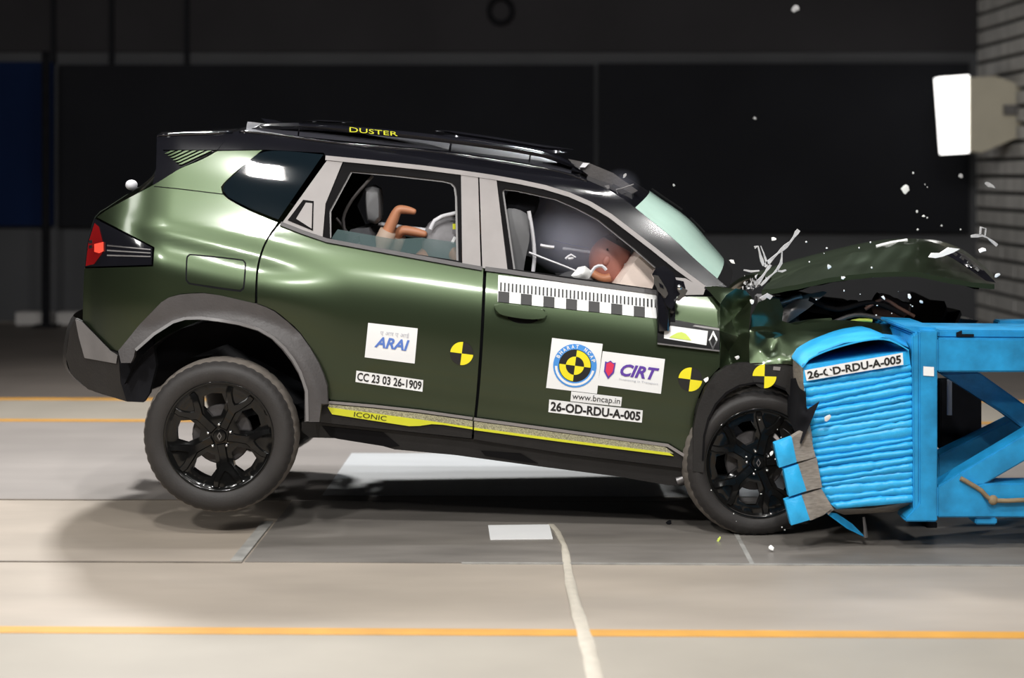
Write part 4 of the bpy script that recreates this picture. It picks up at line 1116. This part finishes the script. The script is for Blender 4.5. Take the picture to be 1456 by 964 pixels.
# ------------------------------------------------------------------ cabin
cross([(560, 470), (700, 500), (960, 520)], .15, 1.67, .04, 'cabin_floor', M['dark'])
def cushion(name, pts, y0, y1, m, parent, r=.03, label=None):
    a = [P(u, v, (y0 + y1) / 2) for u, v in spline(pts, 8, True)]
    n = len(a); c = sum(a, Vector()) / n; g = Geo(); rows = []
    for y, s_ in ((y0, .80), (y0 + r * .4, .93), (y0 + r, 1), (y1 - r, 1), (y1 - r * .4, .93), (y1, .80)):
        rows.append([Vector((c.x + (p.x - c.x) * s_, y, c.z + (p.z - c.z) * s_)) for p in a + a[:1]])
    g.grid(rows); g.add(rows[0][:-1], [tuple(range(n))]); g.add(rows[-1][:-1], [tuple(range(n))])
    return g.out(name, m, parent, auto=50, label=label)
for y0, side_ in ((.30, 'near'), (1.02, 'far')):
    st = cushion('front_seat', [(716, 300), (740, 298), (752, 312), (745, 350), (738, 400), (735, 450), (800, 465), (850, 470), (850, 500), (720, 490), (700, 440), (705, 350)], y0, y0 + .46, M['seatgrey' if y0 < 1 else 'interior'], car)
    cushion('headrest', [(724, 270), (752, 268), (766, 276), (764, 296), (752, 312), (730, 318), (720, 312), (718, 290)], y0 + .1, y0 + .36, M['dark'], st)
rs = cushion('rear_seat', [(508, 330), (530, 320), (545, 330), (560, 420), (640, 435), (640, 470), (540, 460), (515, 400)], .32, 1.50, M['interior'], car)
for y in (.36, .80, 1.25): cushion('headrest', [(522, 268), (532, 263), (541, 268), (543, 312), (536, 318), (525, 314)], y, y + .24, M['seatgrey'], rs, label='grey headrest')
lump('dashboard', P(955, 440, .92), (.34, 1.4, .26), M['dark'], car, 12, 8, .03)
Geo().tube([P(905 + 14 * math.cos(t * .4488), 420 + 46 * math.sin(t * .4488), .5 + .0 * t) + Vector((0, .17 * math.cos(t * .4488), 0)) for t in range(15)], .014, 8).out('steering_wheel', M['seal'], car, auto=60)
for pts, r, y, m in (([(752, 300), (757, 330), (760, 362), (758, 386)], .010, .34, 'bag_white'), ([(752, 359), (780, 370), (806, 380), (820, 386)], .006, .30, 'bag_white'), ([(768, 349), (778, 351), (788, 352)], .010, .40, 'bag_white'),
                     ([(800, 353), (820, 356), (842, 359)], .008, .48, 'bag_white'), ([(788, 342), (812, 348), (838, 353)], .004, .62, 'bag_white'), ([(478, 310), (490, 325), (500, 340), (508, 350)], .007, .36, 'clad'), ([(530, 250), (500, 285), (488, 312), (492, 332)], .008, .34, 'clad'),
                     ([(502, 342), (510, 336), (512, 346), (504, 348)], .005, .30, 'steel')):
    Geo().tube([P(u, v, y) for u, v in spline(pts, 8)], r, 6).out('belt_strap', M[m], car, auto=60)
for a in (810, 820): Geo().prism([P(u, v, .95) for u, v in ((a, 320), (a + 8, 319), (a + 9, 357), (a + 1, 356))], (0, .05, 0)).out('curtain_fold', M['airbag'], car)
facets('torn_white_fabric', [(812, 392, .22), (822, 380, .24), (832, 378, .24), (842, 386, .26), (838, 396, .24), (824, 400, .22)], [(828, 388, .19), (820, 392, .2)], M['chip'], car)
Geo().tube([P(u, v, .26) for u, v in spline([(838, 392), (846, 380), (856, 378), (862, 384)], 4)], .008, 6).out('torn_cord', M['bag_white'], car)
Geo().tube([P(u, v, .3) for u, v in spline([(804, 368), (812, 362), (818, 366), (808, 368)], 4)], .006, 6).out('torn_cord', M['bag_white'], car)
ab = cushion('driver_airbag', [(858, 420), (868, 404), (890, 372), (906, 353), (918, 356), (934, 372), (944, 390), (938, 414), (915, 424), (880, 424)], .30, .66, M['airbag'], car, .14, label='inflated peach driver airbag')
None and cushion('far_curtain_airbag', [(770, 262), (820, 275), (870, 310), (920, 355), (900, 380), (840, 372), (790, 352), (768, 320)], 1.46, 1.54, M['bag_white'], car, .03)

# ------------------------------------------------------------------ crash dummies
def skin(name, nodes, links, m, parent, sub=2, loc=None):
    me = bpy.data.meshes.new(name)
    keys = list(nodes); org = ORG[parent.name]
    me.from_pydata([tuple(nodes[k][0] - org) for k in keys], [(keys.index(a), keys.index(b)) for a, b in links], [])
    o = bpy.data.objects.new(name, me); COL.objects.link(o)
    o.modifiers.new('skin', 'SKIN').use_smooth_shade = True
    for i, k in enumerate(keys):
        r = nodes[k][1]; me.skin_vertices[0].data[i].radius = r if isinstance(r, tuple) else (r, r)
    me.skin_vertices[0].data[0].use_root = True
    s_ = o.modifiers.new('subsurf', 'SUBSURF'); s_.levels = s_.render_levels = sub
    nm = bpy.data.meshes.new_from_object(o.evaluated_get(bpy.context.evaluated_depsgraph_get()))
    bpy.data.objects.remove(o); bpy.data.meshes.remove(me)
    nm.name = name
    nm.materials.clear(); nm.materials.append(m)
    for p in nm.polygons: p.use_smooth = True
    o = link(name, nm, parent); ORG[o.name] = org
    return o
# child dummy, tipped back in the rear seat with its legs thrown up
ch = root('crash_test_dummy', P(600, 420, .55), 'tan child crash test dummy tipped over in the rear seat, feet in the air', 'dummy')
N = {'pelvis': (P(592, 392, .55), .075), 'belly': (P(612, 372, .55), .085), 'chest': (P(634, 350, .55), (.10, .09)), 'neck': (P(662, 330, .55), .035), 'head': (P(676, 318, .55), .07), 'crown': (P(692, 308, .55), .06),
     'hipA': (P(572, 398, .45), .05), 'kneeA': (P(536, 366, .42), .034), 'shinA': (P(550, 332, .40), .030), 'heelA': (P(566, 297, .40), .026), 'ballA': (P(582, 299, .40), .019), 'toeA': (P(592, 302, .40), .013),
     'hipB': (P(580, 396, .62), .05), 'kneeB': (P(548, 372, .60), .034), 'shinB': (P(556, 348, .50), .030), 'heelB': (P(570, 326, .44), .026), 'ballB': (P(592, 330, .44), .022), 'toeB': (P(608, 334, .44), .016),
     'shA': (P(640, 345, .45), .05), 'elA': (P(655, 375, .40), .035), 'haA': (P(668, 392, .40), .025), 'shB': (P(640, 345, .65), .05), 'elB': (P(655, 378, .70), .035), 'haB': (P(668, 392, .70), .025)}
Lk = [('pelvis', 'belly'), ('belly', 'chest'), ('chest', 'neck'), ('neck', 'head'), ('head', 'crown'), ('pelvis', 'hipA'), ('hipA', 'kneeA'), ('kneeA', 'shinA'), ('shinA', 'heelA'), ('heelA', 'ballA'), ('ballA', 'toeA'),
      ('pelvis', 'hipB'), ('hipB', 'kneeB'), ('kneeB', 'shinB'), ('shinB', 'heelB'), ('heelB', 'ballB'), ('ballB', 'toeB'), ('chest', 'shA'), ('shA', 'elA'), ('elA', 'haA'), ('chest', 'shB'), ('shB', 'elB'), ('elB', 'haB')]
skin('body', N, Lk, M['skin'], ch)
def sleeve(name, a, b, r0, r1, m, parent):
    Geo().tube([a.lerp(b, t) for t in (0, .33, .66, 1)], [r0, r0 * .66 + r1 * .34, r0 * .34 + r1 * .66, r1], 14).out(name, m, parent, smooth=True)
sleeve('trouser_leg', P(532, 372, .42), P(552, 328, .40), .050, .040, M['skin_pale'], ch)
sleeve('trouser_leg', P(546, 376, .56), P(566, 334, .47), .052, .040, M['skin_pale'], ch)
Geo().sphere(P(637, 346, .53), (.125, .14, .135), 20, 12, Matrix.Rotation(math.radians(-30), 3, 'Y')).out('shirt', M['shirt'], ch, smooth=True)
Geo().tube([P(u, v, .40) for u, v in spline([(612, 326), (618, 314), (628, 308), (640, 305), (652, 302)], 6)], .010, 8).out('white_collar', M['bag_white'], ch, auto=60)
Geo().tube([P(u, v, .50) for u, v in spline([(538, 318), (566, 322), (606, 327)], 6)], .010, 8).out('white_strap', M['bag_white'], ch, auto=60)
Geo().box(P(647, 322, .37), (.022, .006, .026)).out('yellow_tag', M['lime'], ch)
Geo().box(P(645, 341, .36), (.014, .006, .032), Matrix.Rotation(.5, 3, 'Y')).out('white_tag', M['white'], ch)
# driver dummy, folded forward on to the airbag
dr = root('crash_test_dummy', P(790, 480, .53), 'adult crash test dummy in the driver seat, head bent into the peach airbag', 'dummy')
hc = P(866, 368, .48)
N = {'pelvis': (P(768, 478, .53), .14), 'belly': (P(780, 448, .53), .13), 'chest': (P(802, 418, .52), (.15, .12)), 'shoulders': (P(822, 404, .51), (.12, .09)), 'neck': (P(842, 392, .50), .055),
     'shA': (P(822, 412, .36), .06), 'elA': (P(856, 440, .33), .045), 'haA': (P(900, 428, .38), .035), 'shB': (P(822, 412, .68), .06), 'elB': (P(856, 440, .70), .045), 'haB': (P(900, 428, .66), .035),
     'hipA': (P(790, 484, .44), .09), 'kneA': (P(880, 478, .42), .065), 'anA': (P(930, 540, .42), .045), 'toA': (P(960, 542, .42), .035), 'hipB': (P(790, 484, .62), .09), 'kneB': (P(880, 478, .66), .065), 'anB': (P(930, 540, .66), .045), 'toB': (P(960, 542, .66), .035)}
Lk = [('pelvis', 'belly'), ('belly', 'chest'), ('chest', 'shoulders'), ('shoulders', 'neck'), ('shoulders', 'shA'), ('shA', 'elA'), ('elA', 'haA'), ('shoulders', 'shB'), ('shB', 'elB'), ('elB', 'haB'),
      ('pelvis', 'hipA'), ('hipA', 'kneA'), ('kneA', 'anA'), ('anA', 'toA'), ('pelvis', 'hipB'), ('hipB', 'kneB'), ('kneB', 'anB'), ('anB', 'toB')]
skin('body', N, Lk, M['seatgrey'], dr)
# head: skull, brow, nose, lips, ear; facing right and down into the bag
Rh = Matrix.Rotation(math.radians(28), 3, 'Y')
def H(x, y, z): return hc + Rh @ Vector((x, y, z))
g = Geo(); rows = []
for i in range(19):
    t = math.pi * i / 18; row = []
    for k in range(29):
        a = 2 * math.pi * k / 28
        x, y, z = math.sin(t) * math.cos(a), math.sin(t) * math.sin(a), math.cos(t)
        p = Vector((x * .098, y * .076, z * .118))
        if z < 0: p.y *= 1 + .18 * z; p.x += .012 * -z
        fx = max(0, x)
        p.x -= .012 * fx * math.exp(-((z - .10) / .16) ** 2) * (1 if abs(y) > .2 else .2)   # eye sockets
        p.x += .026 * fx * math.exp(-((z + .16) / .16) ** 2 - (y / .16) ** 2)               # nose
        p.x += .008 * fx * math.exp(-((z + .46) / .08) ** 2 - (y / .32) ** 2)               # lips
        p.x += .010 * fx * math.exp(-((z + .80) / .16) ** 2 - (y / .4) ** 2)                # chin
        row.append(H(*p))
    rows.append(row)
hd_ = g.grid(rows).out('head', M['skin_head'], dr, smooth=True)
Geo().sphere(H(-.012, 0, .018), (.101, .080, .112), 20, 12, Rh @ Matrix.Rotation(math.radians(-30), 3, 'Y')).out('skull_cap', M['seatgrey'], hd_, smooth=True) if False else None
rows = [[hc + (p - hc) * 1.03 for p in r] for r in rows[:6]]
Geo().grid(rows).out('skull_cap', M['seatgrey'], hd_, smooth=True, label='dark grey skull cap')
Geo().sphere(H(-.012, -.073, -.012), (.016, .008, .024), 10, 8, Rh).out('ear', M['skin_head'], hd_, smooth=True)
Geo().sphere(H(-.012, .073, -.012), (.016, .008, .024), 10, 8, Rh).out('ear', M['skin_head'], hd_, smooth=True)
for y in (-.034, .034): Geo().sphere(H(.078, y, .012), (.010, .012, .008), 8, 6, Rh).out('eye', M['white'], hd_, smooth=True)
for u, v in ((863.5, 354.5), (877, 341)):
    d = P(u, v, .40); Geo().sphere(d + Vector((0, .008, 0)), (.0055, .012, .0055), 8, 6).out('marker_dot', M['black_ink'], hd_, smooth=True)
Geo().tube([P(u, v, .42) for u, v in spline([(842, 388), (850, 393), (860, 396), (868, 394)], 4)], .020, 8).out('neck_ring', M['skin'], dr, auto=60)
# ------------------------------------------------------------------ the barrier and its trolley
YN = -.30
br = root('deformable_barrier', P(1225, 725, .2), 'crushed bright blue honeycomb barrier with a white number strip, against the car nose', 'barrier')
LE = [(1142, 519), (1143, 545), (1147, 575), (1151, 600), (1154, 625), (1157, 650), (1162, 680), (1169, 703), (1189, 724)]
RE = [(1293, 499), (1296, 520), (1299, 545), (1300, 575), (1300, 600), (1301, 630), (1302, 660), (1302, 690), (1299, 714)]
random.seed(11)
cuts = [0, .115]
while cuts[-1] < .97: cuts.append(cuts[-1] + random.uniform(.034, .056))
cuts[-1] = 1.0
NL = 22
wav = [[random.uniform(-1, 1) for _ in range(NL + 1)] for _ in cuts]
def edgept(i, j):
    t = cuts[i]; a = samp(LE, t); b = samp(RE, t); s_ = j / NL
    w = wav[i]
    dv = 0 if i in (0, len(cuts) - 1) else (1.5 * math.sin(4.2 * s_ + i * 2.1) + .55 * w[j])
    return (a[0] + (b[0] - a[0]) * s_ + (1.0 * w[0] if j == 0 else 0) + (1.5 * w[-1] if j == NL else 0), a[1] + (b[1] - a[1]) * s_ + dv)
for i in range(len(cuts) - 1):
    rows = []; amp = random.uniform(.006, .016); tw = random.uniform(-.008, .008)
    for k in range(7):
        f = k / 6.0; row = []
        for j in range(NL + 1):
            a = edgept(i, j); b = edgept(i + 1, j)
            bul = amp * (math.sin(math.pi * f) ** .7) if i else .004
            if j in (0, NL): bul -= .012
            p = P(a[0] + (b[0] - a[0]) * f, a[1] + (b[1] - a[1]) * f, YN + .012 - bul + tw * (f - .5) + .003 * wav[i][j])
            row.append(p)
        rows.append(row)
    rows = [[p + Vector((0, .95, 0)) for p in rows[0]], [p + Vector((0, .02, 0)) for p in rows[0]]] + rows + [[p + Vector((0, .02, 0)) for p in rows[-1]], [p + Vector((0, .95, 0)) for p in rows[-1]]]
    Geo().grid(rows).out('honeycomb_layer', M['blue'], br, auto=50)
Geo().prism([P(u, v, YN + .028) for u, v in [(a - 1, b) for a, b in LE] + [(a - 3, b) for a, b in RE[::-1]]], (0, .93, 0)).out('honeycomb_core', M['alu'], br)
# lifted top skin
rows = []
TS = spline([(1141, 521), (1150, 510), (1172, 499), (1200, 490), (1230, 483), (1256, 481), (1275, 487), (1292, 497)], 8)
for y, d in ((YN - .004, 0), (YN + .05, -1), (YN + .3, -4), (YN + .7, -4), (YN + .98, 0)):
    rows.append([P(u, v, YN) + Vector((0, y - YN, -d * .003)) for u, v in TS])
g = Geo().grid(rows); low = [[p - Vector((0, 0, .006)) for p in r] for r in rows]; g.grid(low)
for i in range(len(TS) - 1): g.add([rows[0][i], rows[0][i + 1], low[0][i + 1], low[0][i]], [(0, 1, 2, 3)])
g.out('top_skin', M['blue'], br, auto=50, label='lifted blue top skin')
facets('torn_skin', [(1140, 520, YN), (1150, 500, -.15), (1168, 490, -.10), (1200, 480, -.05), (1250, 474, -.05), (1285, 478, -.1), (1292, 494, YN), (1256, 480, YN), (1200, 488, YN), (1165, 501, YN)], [], M['frame_blue'], br)
# number strip
q9 = [(1144, 526.5), (1283.5, 501.6), (1284.5, 518.5), (1147, 541.5)]
fb = flat(YN - .014)
s9 = sheet('sticker', q9, M['white'], br, surf=fb, off=-.002, n=12, label='white strip with a black test number')
lettering('26-OD-RDU-A-005', sub(q9, .02, .14, .98, .86), M['black_ink'], s9, surf=fb, off=-.0045, bold=.03)
flatpoly('torn_patch', q9, [(.225, .2), (.27, .12), (.275, .45), (.25, .62), (.255, .98), (.215, .9)], M['white'], s9, -.006, fb)
# the three bumper blocks, pushed towards the camera
for (blue, core) in (([(1101, 631), (1126, 622), (1133, 657), (1108, 665)], [(1126, 622), (1137, 615), (1150, 612), (1160, 650), (1133, 657)]),
                     ([(1114, 667), (1135, 660), (1147, 698), (1122, 706)], [(1135, 660), (1161, 650.5), (1169, 693), (1147, 698)]),
                     ([(1116, 712), (1140, 704), (1152, 739), (1125, 747)], [(1140, 704), (1168, 695), (1184, 722), (1170, 733), (1152, 740)])):
    o = facets('bumper_block', [(u, v, -.36 + (.010 if i in (1, 2) else 0)) for i, (u, v) in enumerate(blue)], [(sum(p[0] for p in blue) / 4, sum(p[1] for p in blue) / 4, -.368)], M['blue'], br, auto=50, thick=.05, soft=0, label='blue faced bumper block')
    cx = sum(p[0] for p in core) / len(core); cy = sum(p[1] for p in core) / len(core)
    facets('block_core', [(u, v, -.352 if i in (0, len(core) - 1) else -.315) for i, (u, v) in enumerate(core)], [(cx, cy, -.325)], M['alu'], o, auto=50, thick=.05, rough=.002, label='grey crushed core')
facets('torn_core_sheet', [(1146, 612, -.32), (1152, 604, -.30), (1158, 640, -.27), (1166, 690, -.27), (1186, 724, -.28), (1178, 732, -.31), (1168, 715, -.31), (1158, 660, -.31)], [], M['alu'], br, thick=.2)
facets('blue_skin_tail', [(1172, 728, -.29), (1190, 730, -.25), (1212, 745, -.22), (1232, 765, -.20), (1228, 763, -.20), (1205, 752, -.24)], [], M['frame_blue'], br)
Geo().tube([P(1228, 735, -.2), P(1230, 752, -.2), P(1231, 764, -.2)], [.006, .008, .010], 6).out('bolt_tail', M['steel'], br)
rnd = lambda a, b: random.uniform(a, b)
facets('underside_skin', [(1180, 724, -.28), (1240, 723, -.28), (1310, 711, -.28), (1318, 715, -.24), (1270, 728, -.1), (1200, 732, -.1)], [], M['alu'], br)

tr = root('barrier_trolley', P(1400, 735, .2), 'heavy bright blue welded steel frame standing behind the crushed barrier', 'trolley')
def plate(name, pts, y0, d, m='frame_blue', parent=tr, bev=.006, **k):
    a = [P(u, v, y0) for u, v in pts]
    bm = bmesh.new(); f = bm.faces.new([bm.verts.new(p) for p in a])
    r = bmesh.ops.extrude_face_region(bm, geom=[f])
    for v in r['geom']:
        if isinstance(v, bmesh.types.BMVert): v.co.y += d
    bmesh.ops.bevel(bm, geom=bm.edges[:], offset=bev, segments=2, affect='EDGES', clamp_overlap=True)
    bm.verts.index_update()
    V = [v.co.copy() for v in bm.verts]; F = [tuple(v.index for v in f.verts) for f in bm.faces]; bm.free()
    return mesh(name, V, F, M[m], parent, auto=30, **k)
plate('mounting_plate', [(1297, 476), (1307, 473), (1307, 726), (1299, 726)], YN - .005, 1.04)
pst = plate('post', [(1307, 470), (1333, 470), (1333, 742), (1287, 742), (1287, 738), (1307, 716)], YN - .01, .16)
plate('post_cap', [(1286, 464), (1333, 466), (1336, 474), (1303, 476), (1286, 468)], YN + .02, .5)
plate('post', [(1307, 470), (1333, 470), (1333, 742), (1307, 742)], .62, .16)
tb = plate('top_beam', [(1333, 481), (1560, 483), (1560, 529), (1333, 529)], YN - .004, .42)
plate('beam_flange', [(1334, 469), (1560, 471), (1560, 482), (1334, 480)], YN + .03, .36)
plate('top_beam', [(1333, 481), (1560, 483), (1560, 529), (1333, 529)], .58, .16)
plate('lower_beam', [(1385, 688), (1560, 686), (1560, 736), (1385, 736)], YN, .14)
plate('lower_beam', [(1333, 688), (1560, 686), (1560, 736), (1333, 736)], .60, .14)
plate('gusset_plate', [(1333, 692), (1366, 672), (1392, 690), (1412, 736), (1333, 736)], YN - .012, .03)
plate('diagonal_brace', [(1340, 700), (1334, 691), (1560, 556), (1560, 596), (1398, 690)], YN + .006, .12)
plate('diagonal_brace', [(1338, 531), (1392, 529), (1458, 576), (1560, 660), (1560, 690), (1430, 590)], .05, .12)
plate('diagonal_brace', [(1334, 648), (1440, 596), (1560, 520), (1560, 555), (1350, 682), (1334, 690)], .34, .12)
plate('floor_pad', [(1387, 736), (1418, 736), (1418, 746), (1387, 746)], YN, .12)
plate('floor_pad', [(1318, 742), (1333, 742), (1333, 760), (1318, 760)], .2, .3, 'dark')
plate('counterweight', [(1337, 540), (1396, 540), (1396, 640), (1337, 640)], .50, .08, 'dark')
plate('top_beam', [(1420, 456), (1560, 456), (1560, 490), (1420, 490)], .66, .1)
plate('beam_slot', [(1360, 473), (1368, 470), (1368, 475), (1385, 475), (1385, 479), (1360, 479)], YN + .024, .01, 'dark', tb, .001)
sheet('paper_tag', [(1313, 521), (1328, 522), (1328, 535), (1313, 534)], M['white'], pst, surf=flat(YN - .014), off=0, label='small white paper tag')
Geo().tube([P(u, v, YN - .02) for u, v in spline([(1366, 680), (1380, 688), (1396, 698), (1408, 710), (1430, 712), (1458, 711), (1520, 712)], 8)], .010, 8).out('tie_rope', M['rope'], tr, auto=60, label='tan rope tied along the lower beam')
Geo().sphere(P(1412, 711, YN - .02), (.022, .015, .022), 8, 6).out('rope_knot', M['rope'], tr, smooth=True)
Geo().tube([P(1350, 590, .3), P(1350, 540, .3)], .012, 8).out('white_hose', M['bag_white'], tr, auto=60)
# trolley wheels and box to the right, mostly outside the frame
plate('post', [(1548, 470), (1590, 470), (1590, 750), (1548, 750)], YN, .16)
plate('post', [(1548, 470), (1590, 470), (1590, 750), (1548, 750)], .6, .16)

# ------------------------------------------------------------------ things lying on the floor
def FLR(u, v, z=0.0):
    Y = FPX * (CH - z) / (v - CV); return Vector(((u - CU) * Y / FPX, Y - CD, z))
a = [FLR(u, v) for u, v in ((694, 749), (781, 748), (786, 768), (697, 769))]
o = mesh('paper_sheet', [p + Vector((0, 0, .0045)) for p in a] + [p + Vector((0, 0, .008)) for p in a], [(0, 1, 2, 3), (4, 7, 6, 5), (0, 4, 5, 1), (1, 5, 6, 2), (2, 6, 7, 3), (3, 7, 4, 0)], M['white'], loc=tuple(sum(a, Vector()) / 4))
top(o, 'white paper sheet lying flat on the floor plate under the car side', 'paper')
L = spline([(783, 745), (792, 756), (802, 775), (806, 800), (811, 830), (819, 862), (828, 892), (836, 920), (842, 945), (848, 975)], 12)
rows = []
for i, (u, v) in enumerate(L):
    w = 4.5 + 7.5 * ss(745, 960, v) + .8 * math.sin(i * 2.3)
    h = .006 + .004 * math.sin(i * 1.1)
    rows.append([FLR(u - w, v, .0045), FLR(u - w * .6, v, .0045 + h), FLR(u + w * .6, v, .0045 + h), FLR(u + w, v, .0045)])
o = Geo().grid(rows).out('webbing_strap', M['strap'], auto=70, loc=tuple(FLR(815, 850)))
top(o, 'cream webbing strap snaking over the floor towards the camera', 'strap')
Geo()

# ------------------------------------------------------------------ flying debris
def chip(name, c, r, seed, m, label, cat, group=None, flat_=.5):
    random.seed(seed)
    g = Geo(); n = 7
    R = Matrix.Rotation(random.uniform(0, 3), 3, 'Y') @ Matrix.Rotation(random.uniform(-.5, .5), 3, 'X')
    ring = []
    for k in range(n):
        a = 2 * math.pi * k / n + random.uniform(-.25, .25); q = random.uniform(.6, 1.15)
        ring.append(Vector((math.cos(a) * r[0] * q, 0, math.sin(a) * r[1] * q)))
    t = min(r) * flat_
    V = [p + Vector((0, -t * .4, 0)) for p in ring] + [p * .9 + Vector((0, t * .4, 0)) for p in ring] + [Vector((0, -t, 0)), Vector((0, t, 0))]
    F = [(k, (k + 1) % n, 2 * n) for k in range(n)] + [(n + (k + 1) % n, n + k, 2 * n + 1) for k in range(n)] + [(k, n + k, n + (k + 1) % n, (k + 1) % n) for k in range(n)]
    V = [Vector(c) + R @ p for p in V]
    o = mesh(name, V, F, m, loc=tuple(c), auto=40)
    return top(o, label, cat, group)
NB = 'debris_fragment'
for i, (u, v, y, rx, rz, lab) in enumerate((
    (1287, 269, 1.6, .022, .030, 'biggest white fragment flying before the black backdrop right of the windscreen'),
    (1366, 250, 2.0, .012, .018, 'blurred grey fragment in mid-air just below the glowing wall lamp'),
    (1407, 263, 1.2, .036, .012, 'elongated grey fragment flying in front of the block wall below the lamp'),
    (1313, 307, .7, .009, .009, 'round white speck in mid-air straight above the hood crest'),
    (1396, 356, .1, .020, .013, 'white fragment flying just above the front tip of the hood'),
    (1418, 391, .1, .014, .011, 'white fragment floating beyond the hood tip before the block wall'),
    (1100, 340, .2, .010, .013, 'white fragment in mid-air left of the upright torn strip'),
    (1041, 372, .05, .017, .009, 'white fragment over the green windscreen near its base'),
    (1179, 379, .10, .013, .012, 'white fragment above the middle of the green hood'),
    (1199, 395, .05, .008, .010, 'small white fragment at the lower hood edge'),
    (1069, 429, .0, .011, .018, 'white fragment before the dark folded fender edge'),
    (1177, 594, -.36, .022, .014, 'white blob stuck on the front of the blue honeycomb pleats'),
    (1293, 421, .1, .014, .009, 'white fragment flying under the raised hood, upper of two at its right'),
    (1310, 429, .1, .012, .008, 'white fragment flying under the raised hood, rightmost one'),
    (1256, 423, .1, .013, .008, 'white fragment below the hood above the crumpled fender'),
    (1048, 508, -.05, .012, .010, 'white chip above the front wheel arch at the fender fold'),
    (1004, 540, -.06, .016, .010, 'white chip between the two quartered targets on door and arch'),
    (1097, 645, -.08, .008, .016, 'white chip in front of the front wheel hub'),
    (888, 250, .4, .016, .008, 'pale shard flying above the windscreen top edge'),
    (958, 263, .5, .006, .010, 'thin yellowish shard in mid-air above the windscreen'),
    (1073, 168, 2.6, .010, .010, 'faint grey speck before the black backdrop far above the hood'),
    (1131, 12, 3.2, .024, .030, 'blurred grey fragment flying near the top of the room'))):
    m = M['chip'] if i not in (1, 2, 18, 19, 20, 21) else M['wire']
    chip(NB, P(u, v, y), (rx, rz), 100 + i, m, lab, 'debris')
c = FLR(1096, 786)
chip(NB, (c.x, c.y, .022), (.013, .016), 150, M['chip'], 'white angular chip lying on the floor below the front wheel', 'debris')
c = FLR(1022, 771)
chip(NB, (c.x, c.y, .012), (.016, .006), 151, M['lime_pale'], 'yellowish scrap on the floor at the foot of the front tyre', 'debris')
c = FLR(951, 747)
chip(NB, (c.x, c.y, .014), (.014, .012), 152, M['dark'], 'small black scrap on the floor left of the front tyre', 'debris')
# a bent strip by the block wall
st = strip([(1381, 336), (1397, 335), (1404, 338), (1418, 349)], 5, .3)
st.v += [];
b = strip([(1394, 334), (1395, 323), (1402, 325), (1401, 336)], 3, .3)
st.add(b.v, b.f)
top(st.out('torn_strip', M['wire'], loc=tuple(P(1400, 337, .3)), auto=50), 'bent torn grey strip flying beyond the hood before the block wall', 'debris')
random.seed(21)
def specks(n, u0, u1, v0, v1, y0, y1, lab, grp, r=.005, m='chip'):
    ords = 'first second third fourth fifth sixth seventh eighth ninth tenth eleventh twelfth'.split()
    for i, u in enumerate(sorted(random.uniform(u0, u1) for _ in range(n))):
        c = P(u, random.uniform(v0, v1), random.uniform(y0, y1)); k = random.uniform(.5, 1.0)
        g = Geo().sphere((0, 0, 0), (r * k * random.uniform(.7, 1.5), r * k, r * k * random.uniform(.7, 1.4)), 5, 3)
        top(mesh('debris_speck', [p + c for p in g.v], g.f, M[m], loc=tuple(c)), '%s, %s from the left' % (lab, ords[i]), 'debris', grp)
specks(12, 1160, 1330, 392, 450, .05, .25, 'tiny white speck flying in the gap under the raised hood', 'specks under the hood', .0042)
specks(8, 1290, 1372, 240, 330, .8, 1.8, 'tiny white speck in mid-air between hood and wall lamp', 'specks before the black backdrop', .006)
specks(12, 1010, 1130, 560, 760, -.06, -.02, 'tiny white speck in front of the black front wheel', 'specks before the front wheel', .0042)
specks(7, 1140, 1240, 340, 392, .0, .12, 'tiny white speck just above the green hood', 'specks over the hood', .0045)

# ------------------------------------------------------------------ airbag smoke
def smoke(name, c, d, density, color, label, seed):
    m = bpy.data.materials.new(name); m.use_nodes = True; nt = m.node_tree
    for n in list(nt.nodes): nt.nodes.remove(n)
    out = nt.nodes.new('ShaderNodeOutputMaterial'); pv = nt.nodes.new('ShaderNodeVolumePrincipled')
    pv.inputs['Color'].default_value = color + (1,); pv.inputs['Anisotropy'].default_value = .1
    tc = nt.nodes.new('ShaderNodeTexCoord'); ln = nt.nodes.new('ShaderNodeVectorMath'); ln.operation = 'LENGTH'
    mp = nt.nodes.new('ShaderNodeMapping'); mp.inputs['Scale'].default_value = (1 / d[0], 1 / d[1], 1 / d[2])
    nt.links.new(tc.outputs['Object'], mp.inputs['Vector']); nt.links.new(mp.outputs['Vector'], ln.inputs[0])
    mr = nt.nodes.new('ShaderNodeMapRange'); mr.inputs['From Min'].default_value = 1.0; mr.inputs['From Max'].default_value = .35
    mr.inputs['To Min'].default_value = 0; mr.inputs['To Max'].default_value = density
    nz = nt.nodes.new('ShaderNodeTexNoise'); nz.inputs['Scale'].default_value = 5 + seed; nz.inputs['Detail'].default_value = 3
    nt.links.new(tc.outputs['Object'], nz.inputs['Vector'])
    mu = nt.nodes.new('ShaderNodeMath'); mu.operation = 'MULTIPLY'
    nt.links.new(ln.outputs['Value'], mr.inputs['Value']); nt.links.new(mr.outputs['Result'], mu.inputs[0]); nt.links.new(nz.outputs['Fac'], mu.inputs[1])
    nt.links.new(mu.outputs[0], pv.inputs['Density']); nt.links.new(pv.outputs[0], out.inputs['Volume'])
    g = Geo().sphere((0, 0, 0), d, 16, 10)
    o = mesh(name, [p + Vector(c) for p in g.v], g.f, m, loc=tuple(c), smooth=True)
    top(o, label, 'smoke'); o['kind'] = 'stuff'
    return o
smoke('airbag_smoke', P(838, 322, .72), (.36, .44, .27), 36.0, (.86, .87, 1.0), 'pale violet airbag smoke drifting inside the front of the cabin', 0)
smoke('airbag_smoke', P(882, 262, .40), (.10, .10, .08), 1.2, (.80, .82, 1.0), 'thin smoke wisp rising at the top corner of the windscreen', 2)
